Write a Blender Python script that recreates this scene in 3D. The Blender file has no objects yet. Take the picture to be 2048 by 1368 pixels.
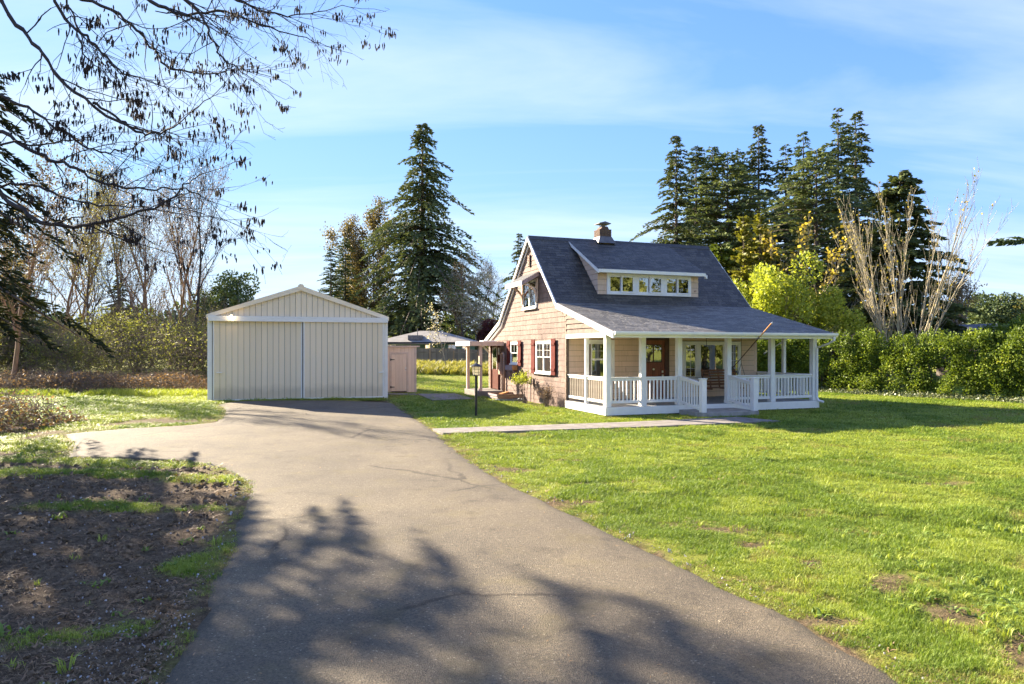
import bpy, math, random
import numpy as np
from mathutils import Vector, Matrix

S = bpy.context.scene
C = S.collection
R = math.radians
random.seed(4)
rng = np.random.default_rng(11)

# ------------------------------------------------------------------ camera, sky, sun, exposure
CAMH = 1.88
cam_d = bpy.data.cameras.new('camera')
cam_d.sensor_width = 36.0
cam_d.lens = 36.0 * 1363.2 / 2048
cam_d.shift_y = 13.2 / 2048
cam_d.clip_start = 0.1
cam_d.clip_end = 4000
cam = bpy.data.objects.new('camera', cam_d)
cam.location = (0, 0, CAMH)
cam.rotation_euler = (R(90), 0, 0)
C.objects.link(cam)
S.camera = cam

SUN_AZ = R(-50.5)          # from +Y (view direction), negative = to the left
SUN_EL = R(25)
sunv = Vector((math.sin(SUN_AZ) * math.cos(SUN_EL), math.cos(SUN_AZ) * math.cos(SUN_EL), math.sin(SUN_EL)))
sd = bpy.data.lights.new('sun', 'SUN')
sd.energy = 4.5
sd.angle = R(0.7)
sd.color = (1.0, 0.90, 0.74)
sun = bpy.data.objects.new('sun', sd)
sun.rotation_euler = sunv.to_track_quat('Z', 'Y').to_euler()
sun.location = sunv * 60
C.objects.link(sun)

W = bpy.data.worlds.new('World')
S.world = W
W.use_nodes = True
wt = W.node_tree
for n in list(wt.nodes):
    wt.nodes.remove(n)


def wn(t, **kw):
    n = wt.nodes.new(t)
    for k, v in kw.items():
        setattr(n, k, v)
    return n


sky = wn('ShaderNodeTexSky', sky_type='NISHITA', sun_disc=False, sun_elevation=SUN_EL, sun_rotation=SUN_AZ,
         air_density=1.0, dust_density=0.0, ozone_density=1.0)
bg = wn('ShaderNodeBackground')
bg.inputs['Strength'].default_value = 0.1
outw = wn('ShaderNodeOutputWorld')
# thin cirrus: stretched noise on a plane high above the place
tcw = wn('ShaderNodeTexCoord')
sep = wn('ShaderNodeSeparateXYZ')
wt.links.new(tcw.outputs['Generated'], sep.inputs[0])
zc = wn('ShaderNodeMath', operation='MAXIMUM')
zc.inputs[1].default_value = 0.03
wt.links.new(sep.outputs['Z'], zc.inputs[0])
zadd = wn('ShaderNodeMath', operation='ADD')
zadd.inputs[1].default_value = 0.12
wt.links.new(zc.outputs[0], zadd.inputs[0])
dx = wn('ShaderNodeMath', operation='DIVIDE')
dy = wn('ShaderNodeMath', operation='DIVIDE')
wt.links.new(sep.outputs['X'], dx.inputs[0]); wt.links.new(zadd.outputs[0], dx.inputs[1])
wt.links.new(sep.outputs['Y'], dy.inputs[0]); wt.links.new(zadd.outputs[0], dy.inputs[1])
comb = wn('ShaderNodeCombineXYZ')
wt.links.new(dx.outputs[0], comb.inputs[0]); wt.links.new(dy.outputs[0], comb.inputs[1])
mapw = wn('ShaderNodeMapping')
mapw.inputs['Rotation'].default_value = (0, 0, R(-14))
mapw.inputs['Scale'].default_value = (0.42, 1.5, 1)
mapw.inputs['Location'].default_value = (1.7, 0.35, 0)
wt.links.new(comb.outputs[0], mapw.inputs[0])
nz = wn('ShaderNodeTexNoise')
nz.inputs['Scale'].default_value = 0.9
nz.inputs['Detail'].default_value = 7
nz.inputs['Roughness'].default_value = 0.55
nz.inputs['Distortion'].default_value = 0.5
wt.links.new(mapw.outputs[0], nz.inputs['Vector'])
cr = wn('ShaderNodeValToRGB')
cr.color_ramp.elements[0].position = 0.40
cr.color_ramp.elements[0].color = (0.0, 0.0, 0.0, 1)
cr.color_ramp.elements[1].position = 0.78
cr.color_ramp.elements[1].color = (0.62, 0.62, 0.62, 1)
wt.links.new(nz.outputs['Fac'], cr.inputs[0])
mixw = wn('ShaderNodeMix', data_type='RGBA')
mixw.inputs['B'].default_value = (2.15, 2.4, 2.65, 1)
wt.links.new(cr.outputs[0], mixw.inputs['Factor'])
# the bright band round the low sun rolls off softly, as film does: c -> g * c / (c + k)
sps = wn('ShaderNodeSeparateColor'); wt.links.new(sky.outputs[0], sps.inputs[0])
cbs = wn('ShaderNodeCombineColor')
for ch, kk in ((0, 9.0), (1, 5.0), (2, .8)):
    ad_ = wn('ShaderNodeMath', operation='ADD'); ad_.inputs[1].default_value = kk
    dv_ = wn('ShaderNodeMath', operation='DIVIDE'); ml_ = wn('ShaderNodeMath', operation='MULTIPLY'); ml_.inputs[1].default_value = 3.0
    wt.links.new(sps.outputs[ch], ad_.inputs[0]); wt.links.new(sps.outputs[ch], dv_.inputs[0]); wt.links.new(ad_.outputs[0], dv_.inputs[1])
    wt.links.new(dv_.outputs[0], ml_.inputs[0]); wt.links.new(ml_.outputs[0], cbs.inputs[ch])
wt.links.new(cbs.outputs[0], mixw.inputs['A'])
wt.links.new(mixw.outputs['Result'], bg.inputs['Color'])
wt.links.new(bg.outputs[0], outw.inputs['Surface'])

S.view_settings.view_transform = 'Standard'
S.view_settings.look = 'None'
S.view_settings.gamma = 1.0
S.view_settings.use_curve_mapping = False
S.view_settings.exposure = 2.5
S.view_settings.use_white_balance = True
S.view_settings.white_balance_temperature = 7000
S.view_settings.white_balance_tint = 10
S.render.engine = 'CYCLES'
S.cycles.use_denoising = True
S.cycles.max_bounces = 6
S.cycles.transparent_max_bounces = 8
S.cycles.sample_clamp_indirect = 6


# ------------------------------------------------------------------ mesh helpers
class MB:
    """collects simple shapes into one mesh"""

    def __init__(s):
        s.v = []
        s.f = []

    def quad(s, a, b, c, d):
        n = len(s.v)
        s.v += [a, b, c, d]
        s.f.append((n, n + 1, n + 2, n + 3))
        return s

    def poly(s, pts):
        n = len(s.v)
        s.v += [tuple(p) for p in pts]
        s.f.append(tuple(range(n, n + len(pts))))
        return s

    def box(s, x0, x1, y0, y1, z0, z1):
        n = len(s.v)
        s.v += [(x0, y0, z0), (x1, y0, z0), (x1, y1, z0), (x0, y1, z0), (x0, y0, z1), (x1, y0, z1), (x1, y1, z1), (x0, y1, z1)]
        for q in ((0, 3, 2, 1), (4, 5, 6, 7), (0, 1, 5, 4), (1, 2, 6, 5), (2, 3, 7, 6), (3, 0, 4, 7)):
            s.f.append(tuple(n + i for i in q))
        return s

    def beam(s, p, q, w, h, up=(0, 0, 1)):
        """box along p->q, width w sideways, height h along up (centred)"""
        p = Vector(p); q = Vector(q)
        d = (q - p).normalized()
        side = d.cross(Vector(up)).normalized()
        u2 = side.cross(d).normalized()
        n = len(s.v)
        for c in (p, q):
            for a, b in ((-1, -1), (1, -1), (1, 1), (-1, 1)):
                s.v.append(tuple(c + side * (a * w / 2) + u2 * (b * h / 2)))
        for f in ((0, 1, 2, 3), (7, 6, 5, 4), (0, 4, 5, 1), (1, 5, 6, 2), (2, 6, 7, 3), (3, 7, 4, 0)):
            s.f.append(tuple(n + i for i in f))
        return s

    def tube(s, pts, rads, k=8, cap=True):
        pts = [Vector(p) for p in pts]
        if not isinstance(rads, (list, tuple)):
            rads = [rads] * len(pts)
        n0 = len(s.v)
        prev = None
        for i, p in enumerate(pts):
            d = (pts[min(i + 1, len(pts) - 1)] - pts[max(i - 1, 0)]).normalized()
            if prev is None:
                a = Vector((0, 0, 1)) if abs(d.z) < .9 else Vector((1, 0, 0))
                side = d.cross(a).normalized()
            else:
                side = (prev - d * prev.dot(d)).normalized()
            prev = side
            o = d.cross(side)
            for j in range(k):
                t = 2 * math.pi * j / k
                s.v.append(tuple(p + (side * math.cos(t) + o * math.sin(t)) * rads[i]))
        for i in range(len(pts) - 1):
            for j in range(k):
                a = n0 + i * k + j
                b = n0 + i * k + (j + 1) % k
                s.f.append((a, b, b + k, a + k))
        if cap:
            s.f.append(tuple(n0 + j for j in reversed(range(k))))
            s.f.append(tuple(n0 + (len(pts) - 1) * k + j for j in range(k)))
        return s

    def prism(s, poly, y0, y1):
        """poly = [(x,z)...] extruded along y"""
        n = len(s.v)
        m = len(poly)
        s.v += [(x, y0, z) for x, z in poly] + [(x, y1, z) for x, z in poly]
        s.f.append(tuple(n + i for i in range(m)))
        s.f.append(tuple(n + m + i for i in reversed(range(m))))
        for i in range(m):
            j = (i + 1) % m
            s.f.append((n + j, n + i, n + m + i, n + m + j))
        return s

    def xprism(s, poly, x0, x1):
        """poly = [(y,z)...] extruded along x"""
        n = len(s.v)
        m = len(poly)
        s.v += [(x0, y, z) for y, z in poly] + [(x1, y, z) for y, z in poly]
        s.f.append(tuple(n + i for i in reversed(range(m))))
        s.f.append(tuple(n + m + i for i in range(m)))
        for i in range(m):
            j = (i + 1) % m
            s.f.append((n + i, n + j, n + m + j, n + m + i))
        return s

    def mesh(s, name):
        me = bpy.data.meshes.new(name)
        me.from_pydata(s.v, [], s.f)
        me.update()
        return me

    def build(s, name, mat, parent=None, loc=None, rot=None, bevel=0, smooth=False):
        return link(name, s.mesh(name), mat, parent, loc, rot, bevel, smooth)


def link(name, me, mat, parent=None, loc=None, rot=None, bevel=0, smooth=False):
    o = bpy.data.objects.new(name, me)
    if mat is not None and not me.materials:
        me.materials.append(mat)
    C.objects.link(o)
    if parent is not None:
        o.parent = parent
    if loc is not None:
        o.location = loc
    if rot is not None:
        o.rotation_euler = rot
    if bevel:
        b = o.modifiers.new('bevel', 'BEVEL')
        b.width = bevel
        b.segments = 2
        b.limit_method = 'ANGLE'
    if smooth:
        for p in me.polygons:
            p.use_smooth = True
    return o


def empty(name, loc=(0, 0, 0), rz=0, parent=None):
    o = bpy.data.objects.new(name, None)
    C.objects.link(o)
    o.location = loc
    o.rotation_euler = (0, 0, rz)
    o.empty_display_size = .2
    if parent is not None:
        o.parent = parent
    return o


def tag(o, label=None, cat=None, group=None, kind=None):
    if label: o['label'] = label
    if cat: o['category'] = cat
    if group: o['group'] = group
    if kind: o['kind'] = kind
    return o


def copy_tree(o, parent=None):
    c = o.copy()
    C.objects.link(c)
    c.parent = parent
    for ch in o.children:
        copy_tree(ch, c)
    return c


def fast_mesh(name, V, F, var=None, smooth=False):
    """V (n,3), F (m,k) numpy -> mesh; var = float per vertex"""
    V = np.ascontiguousarray(V, dtype=np.float32)
    F = np.ascontiguousarray(F, dtype=np.int32)
    m, k = F.shape
    me = bpy.data.meshes.new(name)
    me.vertices.add(len(V)); me.vertices.foreach_set('co', V.ravel())
    me.loops.add(m * k); me.loops.foreach_set('vertex_index', F.ravel())
    me.polygons.add(m)
    me.polygons.foreach_set('loop_start', np.arange(0, m * k, k, dtype=np.int32))
    try:
        me.polygons.foreach_set('loop_total', np.full(m, k, dtype=np.int32))
    except Exception:
        pass
    if smooth:
        me.polygons.foreach_set('use_smooth', np.ones(m, dtype=bool))
    me.update(calc_edges=True)
    if var is not None:
        a = me.attributes.new('var', 'FLOAT', 'POINT')
        a.data.foreach_set('value', np.ascontiguousarray(var, dtype=np.float32))
    return me


def leaf_quads(P, D, Wd, L, wd):
    """diamond leaves: base P, direction D, side Wd (unit), length L, half width wd"""
    n = len(P)
    L = np.asarray(L).reshape(-1, 1) * np.ones((n, 1))
    wd = np.asarray(wd).reshape(-1, 1) * np.ones((n, 1))
    V = np.empty((n, 4, 3))
    V[:, 0] = P
    V[:, 1] = P + D * L * .45 + Wd * wd
    V[:, 2] = P + D * L
    V[:, 3] = P + D * L * .45 - Wd * wd
    F = np.arange(4 * n).reshape(n, 4)
    return V.reshape(-1, 3), F


def unit(a):
    return a / (np.linalg.norm(a, axis=-1, keepdims=True) + 1e-9)


def rand_dirs(n, r=rng):
    return unit(r.normal(size=(n, 3)))


def perp(D, r=rng):
    return unit(np.cross(D, rand_dirs(len(D), r)))


def seg_tubes(P0, P1, R0, R1, k=4):
    P0 = np.asarray(P0, float); P1 = np.asarray(P1, float)
    R0 = np.asarray(R0, float)[:, None]; R1 = np.asarray(R1, float)[:, None]
    d = unit(P1 - P0)
    a = np.where(np.abs(d[:, 2:3]) < .9, np.array([[0, 0, 1.]]), np.array([[1., 0, 0]]))
    s = unit(np.cross(d, a)); o = np.cross(d, s)
    n = len(P0)
    V = np.empty((n, 2, k, 3))
    for j in range(k):
        t = 2 * math.pi * j / k
        w = s * math.cos(t) + o * math.sin(t)
        V[:, 0, j] = P0 + w * R0
        V[:, 1, j] = P1 + w * R1
    base = (np.arange(n) * 2 * k)[:, None]
    F = []
    for j in range(k):
        j2 = (j + 1) % k
        F.append(np.concatenate([base + j, base + j2, base + k + j2, base + k + j], 1))
    return V.reshape(-1, 3), np.concatenate(F, 0)


def vnoise(x, y, seed=0):
    """smooth value noise in numpy, 0..1"""
    x = np.asarray(x, float); y = np.asarray(y, float)
    xi = np.floor(x).astype(int); yi = np.floor(y).astype(int)
    xf = x - xi; yf = y - yi
    u = xf * xf * (3 - 2 * xf); v = yf * yf * (3 - 2 * yf)

    def h(a, b):
        n = (a * 374761393 + b * 668265263 + seed * 982451653) & 0x7fffffff
        n = ((n ^ (n >> 13)) * 1274126177) & 0x7fffffff
        n = n ^ (n >> 16)
        return (n & 0xffff) / 65535.0
    return (h(xi, yi) * (1 - u) + h(xi + 1, yi) * u) * (1 - v) + (h(xi, yi + 1) * (1 - u) + h(xi + 1, yi + 1) * u) * v


def fbm(x, y, seed=0, o=3):
    t = 0; a = .5; s = 0
    for i in range(o):
        t = t + a * vnoise(x * 2 ** i, y * 2 ** i, seed + i); s += a; a *= .5
    return t / s


def smooth01(t):
    t = np.clip(t, 0, 1)
    return t * t * (3 - 2 * t)


# ------------------------------------------------------------------ materials
def new_mat(name):
    m = bpy.data.materials.new(name)
    m.use_nodes = True
    nt = m.node_tree
    return m, nt, nt.nodes['Principled BSDF']


def node(nt, t, **kw):
    n = nt.nodes.new(t)
    for k, v in kw.items():
        setattr(n, k, v)
    return n


def pmat(name, c1, c2=None, scale=6, rough=.7, bump=0, bscale=40, stretch=(1, 1, 1), objrand=0, metal=0, detail=5, spec=.4, var=0, lo=.35, hi=.65, grime=0):
    m, nt, b = new_mat(name)
    c2 = c2 or c1
    tc = node(nt, 'ShaderNodeTexCoord')
    mp = node(nt, 'ShaderNodeMapping')
    mp.inputs['Scale'].default_value = stretch
    nt.links.new(tc.outputs['Object'], mp.inputs[0])
    nzz = node(nt, 'ShaderNodeTexNoise')
    nzz.inputs['Scale'].default_value = scale
    nzz.inputs['Detail'].default_value = detail
    nt.links.new(mp.outputs[0], nzz.inputs['Vector'])
    ramp = node(nt, 'ShaderNodeValToRGB')
    ramp.color_ramp.elements[0].position = lo; ramp.color_ramp.elements[0].color = (*c1, 1)
    ramp.color_ramp.elements[1].position = hi; ramp.color_ramp.elements[1].color = (*c2, 1)
    nt.links.new(nzz.outputs['Fac'], ramp.inputs[0])
    col = ramp.outputs[0]
    if objrand or var:
        hs = node(nt, 'ShaderNodeHueSaturation')
        mr = node(nt, 'ShaderNodeMapRange')
        a = objrand or var
        mr.inputs['To Min'].default_value = 1 - a
        mr.inputs['To Max'].default_value = 1 + a
        if objrand:
            oi = node(nt, 'ShaderNodeObjectInfo')
            nt.links.new(oi.outputs['Random'], mr.inputs['Value'])
        else:
            at = node(nt, 'ShaderNodeAttribute', attribute_name='var')
            nt.links.new(at.outputs['Fac'], mr.inputs['Value'])
        nt.links.new(mr.outputs[0], hs.inputs['Value'])
        nt.links.new(col, hs.inputs['Color'])
        col = hs.outputs[0]
    nt.links.new(col, b.inputs['Base Color'])
    b.inputs['Roughness'].default_value = rough
    b.inputs['Metallic'].default_value = metal
    b.inputs['Specular IOR Level'].default_value = spec
    if grime:
        sz = node(nt, 'ShaderNodeSeparateXYZ'); nt.links.new(tc.outputs['Object'], sz.inputs[0])
        gn = node(nt, 'ShaderNodeTexNoise'); gn.inputs['Scale'].default_value = 3.5; gn.inputs['Detail'].default_value = 6
        ad0 = node(nt, 'ShaderNodeVectorMath', operation='ADD'); oi0 = node(nt, 'ShaderNodeObjectInfo'); nt.links.new(oi0.outputs['Location'], ad0.inputs[0]); nt.links.new(tc.outputs['Object'], ad0.inputs[1]); nt.links.new(ad0.outputs[0], gn.inputs['Vector'])
        mm_ = node(nt, 'ShaderNodeMath', operation='MULTIPLY_ADD'); mm_.inputs[1].default_value = -.5; nt.links.new(gn.outputs['Fac'], mm_.inputs[0]); nt.links.new(sz.outputs['Z'], mm_.inputs[2])
        gr = node(nt, 'ShaderNodeValToRGB'); gr.color_ramp.elements[0].position = 0.0; gr.color_ramp.elements[0].color = (grime, grime, grime, 1); gr.color_ramp.elements[1].position = .28; gr.color_ramp.elements[1].color = (0, 0, 0, 1)
        nt.links.new(mm_.outputs[0], gr.inputs[0])
        gm_ = node(nt, 'ShaderNodeMix', data_type='RGBA'); gm_.inputs['B'].default_value = (.30, .22, .14, 1)
        nt.links.new(gr.outputs[0], gm_.inputs['Factor']); nt.links.new(col, gm_.inputs['A']); nt.links.new(gm_.outputs['Result'], b.inputs['Base Color'])
    if bump:
        n2 = node(nt, 'ShaderNodeTexNoise')
        n2.inputs['Scale'].default_value = bscale
        n2.inputs['Detail'].default_value = 4
        nt.links.new(mp.outputs[0], n2.inputs['Vector'])
        bp = node(nt, 'ShaderNodeBump')
        bp.inputs['Strength'].default_value = bump
        bp.inputs['Distance'].default_value = .02
        nt.links.new(n2.outputs['Fac'], bp.inputs['Height'])
        nt.links.new(bp.outputs[0], b.inputs['Normal'])
    return m


def leafmat(name, c1, c2, c3=None, trans=.35, rough=.55, spec=.25, objrand=.12):
    """leaf colour from the per-leaf attribute var; a share of the light passes through"""
    m, nt, b = new_mat(name)
    at = node(nt, 'ShaderNodeAttribute', attribute_name='var')
    ramp = node(nt, 'ShaderNodeValToRGB')
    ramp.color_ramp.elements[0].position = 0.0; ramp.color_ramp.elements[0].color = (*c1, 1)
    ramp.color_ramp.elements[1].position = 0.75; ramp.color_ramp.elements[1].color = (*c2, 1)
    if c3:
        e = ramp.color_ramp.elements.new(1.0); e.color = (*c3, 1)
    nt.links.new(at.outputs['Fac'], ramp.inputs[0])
    hs = node(nt, 'ShaderNodeHueSaturation')
    oi = node(nt, 'ShaderNodeObjectInfo')
    mr = node(nt, 'ShaderNodeMapRange')
    mr.inputs['To Min'].default_value = 1 - objrand; mr.inputs['To Max'].default_value = 1 + objrand
    nt.links.new(oi.outputs['Random'], mr.inputs['Value'])
    nt.links.new(mr.outputs[0], hs.inputs['Value'])
    nt.links.new(ramp.outputs[0], hs.inputs['Color'])
    b.inputs['Roughness'].default_value = rough
    b.inputs['Specular IOR Level'].default_value = spec
    nt.links.new(hs.outputs[0], b.inputs['Base Color'])
    tr = node(nt, 'ShaderNodeBsdfTranslucent')
    mul = node(nt, 'ShaderNodeMix', data_type='RGBA', blend_type='MULTIPLY')
    mul.inputs['Factor'].default_value = 1
    mul.inputs['B'].default_value = (1.25, 1.2, .55, 1)
    nt.links.new(hs.outputs[0], mul.inputs['A'])
    nt.links.new(mul.outputs['Result'], tr.inputs['Color'])
    mx = node(nt, 'ShaderNodeMixShader')
    mx.inputs[0].default_value = trans
    nt.links.new(b.outputs[0], mx.inputs[1]); nt.links.new(tr.outputs[0], mx.inputs[2])
    nt.links.new(mx.outputs[0], nt.nodes['Material Output'].inputs['Surface'])
    return m


def glassmat(name, tint=(.75, .8, .78), through=.55, wob=.0):
    m, nt, b = new_mat(name)
    nt.nodes.remove(b)
    tr = node(nt, 'ShaderNodeBsdfTransparent'); tr.inputs[0].default_value = (*[c * through for c in tint], 1)
    gl = node(nt, 'ShaderNodeBsdfGlossy'); gl.inputs['Roughness'].default_value = .01
    gl.inputs['Color'].default_value = (.95, .97, 1, 1)
    fr = node(nt, 'ShaderNodeFresnel'); fr.inputs['IOR'].default_value = 1.9
    if wob:
        tc = node(nt, 'ShaderNodeTexCoord')
        n2 = node(nt, 'ShaderNodeTexNoise'); n2.inputs['Scale'].default_value = 5
        nt.links.new(tc.outputs['Object'], n2.inputs['Vector'])
        bp = node(nt, 'ShaderNodeBump'); bp.inputs['Strength'].default_value = wob; bp.inputs['Distance'].default_value = .01
        nt.links.new(n2.outputs['Fac'], bp.inputs['Height'])
        nt.links.new(bp.outputs[0], gl.inputs['Normal'])
    ad = node(nt, 'ShaderNodeMath', operation='ADD'); ad.inputs[1].default_value = .22; ad.use_clamp = True
    nt.links.new(fr.outputs[0], ad.inputs[0])
    mx = node(nt, 'ShaderNodeMixShader')
    nt.links.new(ad.outputs[0], mx.inputs[0]); nt.links.new(tr.outputs[0], mx.inputs[1]); nt.links.new(gl.outputs[0], mx.inputs[2])
    nt.links.new(mx.outputs[0], nt.nodes['Material Output'].inputs['Surface'])
    return m


M = {}
M['white'] = pmat('white_paint', (.80, .775, .73), (.84, .82, .775), 5, .5, .08, 60)
M['white_rail'] = pmat('white_rail_paint', (.78, .76, .715), (.83, .81, .765), 4, .45, .05, 60, objrand=.03)
M['cream'] = pmat('cream_gutter_paint', (.80, .78, .70), (.84, .82, .74), 3, .4)
M['siding'] = pmat('pink_tan_shingle', (.160, .101, .080), (.222, .150, .122), 5, .8, .45, 120, (1, 6, .55), objrand=.10)  # copy for the sunlit gable, colour darkened against the strong sun
M['siding_porch'] = pmat('pink_tan_porch_shingle', (.66, .465, .325), (.71, .51, .365), 3, .75, .25, 120, (6, 1, .55), var=.06)  # same shingle for the shaded porch front, colour lightened to lift the shade
M['backing'] = pmat('siding_joint', (.14, .10, .08), (.2, .14, .1), 8, .9)
M['roof'] = pmat('asphalt_shingle', (.033, .030, .024), (.080, .072, .059), 22, .6, .12, 160, var=.42, spec=.5)
M['roofedge'] = pmat('roof_edge', (.05, .05, .055), (.07, .07, .075), 12, .85)
M['soffit'] = pmat('soffit_paint', (.70, .66, .55), (.74, .70, .60), 4, .6)
M['deck'] = pmat('grey_deck_paint', (.20, .205, .21), (.27, .275, .28), 6, .6, .1, 60, (1, 8, 1), objrand=.06)
M['concrete'] = pmat('concrete', (.15, .13, .112), (.225, .20, .175), 3.5, .85, .3, 90)
M['concrete_dark'] = pmat('concrete_step', (.24, .225, .2), (.36, .34, .31), 4, .85, .3, 90)
M['glass'] = glassmat('window_glass', through=.6)
M['glass_front'] = glassmat('porch_window_glass', through=.35, wob=.04)
M['dark'] = pmat('dark_interior', (.03, .028, .025), (.05, .045, .04), 3, .9)
M['curtain'] = pmat('curtain', (.30, .285, .26), (.38, .36, .33), 8, .9)
M['screen'] = pmat('window_screen', (.15, .14, .13), (.19, .18, .165), 30, .8)
M['doorwood'] = pmat('red_brown_door', (.17, .045, .022), (.25, .075, .038), 4, .4, .12, 30, (6, 6, .6))
M['sidedoor'] = pmat('dark_red_door', (.085, .02, .014), (.12, .032, .02), 4, .5, spec=.2)
M['doorframe'] = pmat('dark_brown_frame', (.055, .02, .012), (.085, .032, .02), 5, .5)
M['shutter'] = pmat('red_brown_shutter', (.10, .014, .010), (.15, .026, .018), 6, .8, .2, 50, (1, 6, .6), objrand=.06, spec=.12)
M['brick'] = pmat('chimney_brick', (.085, .05, .036), (.17, .115, .085), 14, .9, .4, 60, (1, 1, 2.5))
M['metal'] = pmat('grey_metal', (.10, .10, .11), (.15, .15, .155), 8, .5, metal=.4)
M['black'] = pmat('black_metal', (.012, .012, .013), (.02, .02, .02), 6, .45)
M['brass'] = pmat('brushed_nickel', (.6, .57, .5), (.68, .65, .58), 8, .3, metal=.9)
M['swing'] = pmat('cedar_swing', (.16, .065, .03), (.25, .11, .055), 6, .6, .15, 50, (1, 8, 8), objrand=.1)
M['swing_grey'] = pmat('weathered_timber', (.28, .18, .12), (.38, .26, .18), 8, .8, .2, 50)
M['plank'] = pmat('raw_plank', (.25, .14, .075), (.38, .23, .135), 7, .85, .25, 60, (1, 5, 5), objrand=.1)
M['orange_wood'] = pmat('new_cedar', (.5, .22, .07), (.58, .28, .1), 7, .8)
M['mauve'] = pmat('mauve_paint', (.27, .2, .2), (.32, .25, .25), 7, .8)
M['tan_pipe'] = pmat('tan_paint', (.40, .25, .18), (.46, .30, .22), 7, .6)
M['gpanel'] = pmat('beige_steel', (.85, .70, .49), (.90, .75, .54), 1.6, .5, .03, 10, (1, 1, .35), objrand=.035, spec=.5, grime=.3)
M['gsheet'] = pmat('beige_steel_sheet', (.85, .70, .49), (.90, .75, .54), 1.6, .5, .03, 10, (1, 1, .35), objrand=.035, spec=.5)
M['gtrim'] = pmat('white_steel_trim', (.82, .78, .70), (.87, .83, .75), 3, .5)
M['gheader'] = pmat('weathered_white_board', (.66, .63, .57), (.86, .82, .75), 9, .7, .2, 40, (.5, 1, 6), lo=.28, hi=.45)
M['shed'] = pmat('peach_board', (.84, .60, .42), (.88, .65, .47), 5, .75, .2, 60, (6, 1, .5), objrand=.05)
M['shedtrim'] = pmat('peach_trim', (.66, .47, .35), (.73, .54, .42), 5, .7, objrand=.03)
M['nroof'] = pmat('neighbour_roof', (.21, .195, .175), (.28, .26, .235), 1.5, .9)
M['nwall'] = pmat('teal_wall', (.10, .20, .18), (.13, .24, .21), 2, .8)
M['fence'] = pmat('grey_fence_board', (.16, .13, .11), (.27, .23, .195), 2, .9, .2, 30, (1, 1, .3), objrand=.2)
M['fencepost'] = pmat('fence_post', (.30, .2, .12), (.36, .25, .16), 2, .9)
M['bark'] = pmat('bark', (.07, .05, .038), (.15, .115, .09), 6, .9, .5, 25, (1, 1, .3))
M['barklight'] = pmat('grey_bark', (.17, .145, .105), (.32, .28, .205), 5, .9, .3, 25, (1, 1, .3))
M['stemtan'] = pmat('tan_stem', (.27, .225, .145), (.43, .37, .25), 5, .9)
M['barkred'] = pmat('red_brown_bark', (.17, .10, .065), (.28, .18, .12), 6, .9, .3, 25, (1, 1, .3))
M['barkdark'] = pmat('dark_branch', (.028, .022, .02), (.055, .045, .038), 6, .9)
M['twig'] = pmat('twig', (.11, .08, .06), (.20, .155, .115), 3, .9)
M['catkin'] = pmat('catkin', (.02, .014, .012), (.035, .024, .02), 9, .9)
M['lampglass'] = pmat('frosted_lamp_glass', (.82, .78, .62), (.86, .82, .68), 6, .35)
_m, _nt, _b = new_mat('frosted_lantern_pane')
_b.inputs['Base Color'].default_value = (.85, .8, .66, 1); _b.inputs['Roughness'].default_value = .4
_t = node(_nt, 'ShaderNodeBsdfTranslucent'); _t.inputs['Color'].default_value = (.9, .84, .68, 1)
_x = node(_nt, 'ShaderNodeMixShader'); _x.inputs[0].default_value = .65
_nt.links.new(_b.outputs[0], _x.inputs[1]); _nt.links.new(_t.outputs[0], _x.inputs[2]); _nt.links.new(_x.outputs[0], _nt.nodes['Material Output'].inputs['Surface'])
M['lampglass'] = _m
M['hose'] = pmat('hose', (.10, .13, .13), (.16, .19, .18), 8, .5)
M['clod'] = pmat('earth_clod', (.08, .054, .032), (.20, .14, .085), 30, .95, .3, 60, objrand=.3)
M['stone'] = pmat('pebble', (.25, .24, .24), (.45, .43, .41), 3, .85, objrand=.3)

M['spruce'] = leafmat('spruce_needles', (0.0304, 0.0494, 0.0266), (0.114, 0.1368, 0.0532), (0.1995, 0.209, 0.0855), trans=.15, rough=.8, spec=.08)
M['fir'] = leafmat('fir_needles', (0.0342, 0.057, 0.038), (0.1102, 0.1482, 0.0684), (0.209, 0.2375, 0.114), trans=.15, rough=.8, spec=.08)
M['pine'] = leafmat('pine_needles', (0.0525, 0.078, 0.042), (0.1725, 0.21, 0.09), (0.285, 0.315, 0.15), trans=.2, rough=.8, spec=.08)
M['goldcyp'] = leafmat('golden_conifer', (.08, .085, .015), (.22, .22, .04), (.34, .31, .07), trans=.25)
M['cedar'] = leafmat('green_gold_cedar', (.04, .06, .012), (.16, .21, .03), (.34, .36, .05), trans=.25)
M['hedge'] = leafmat('laurel_leaf', (0.04, 0.072, 0.0128), (0.192, 0.264, 0.04), (0.448, 0.48, 0.072), trans=.3, rough=.55, spec=.2)
M['lime'] = leafmat('fresh_lime_leaf', (0.1375, 0.1625, 0.0275), (0.375, 0.425, 0.06875), (0.525, 0.55, 0.125), trans=.4)
M['yellowleaf'] = leafmat('yellow_leaf', (.20, .16, .03), (.45, .36, .08), (.55, .45, .14), trans=.4)
M['orange'] = leafmat('rusty_bud', (.085, .065, .032), (.175, .14, .07), (.24, .195, .10), trans=.35)
M['olive'] = leafmat('olive_bud', (.075, .07, .03), (.19, .18, .07), (.29, .275, .11), trans=.4)
M['spruce_near'] = leafmat('near_spruce_needles', (.008, .013, .008), (.028, .035, .018), (.055, .06, .03), trans=.1, rough=.9, spec=.05)
M['drygrass'] = leafmat('dry_grass_blade', (.16, .15, .04), (.34, .31, .09), (.46, .40, .17), trans=.3, objrand=0)
M['lushgrass'] = leafmat('lush_grass_blade', (.07, .12, .015), (.17, .26, .035), (.27, .35, .06), trans=.35, objrand=0)
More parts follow.
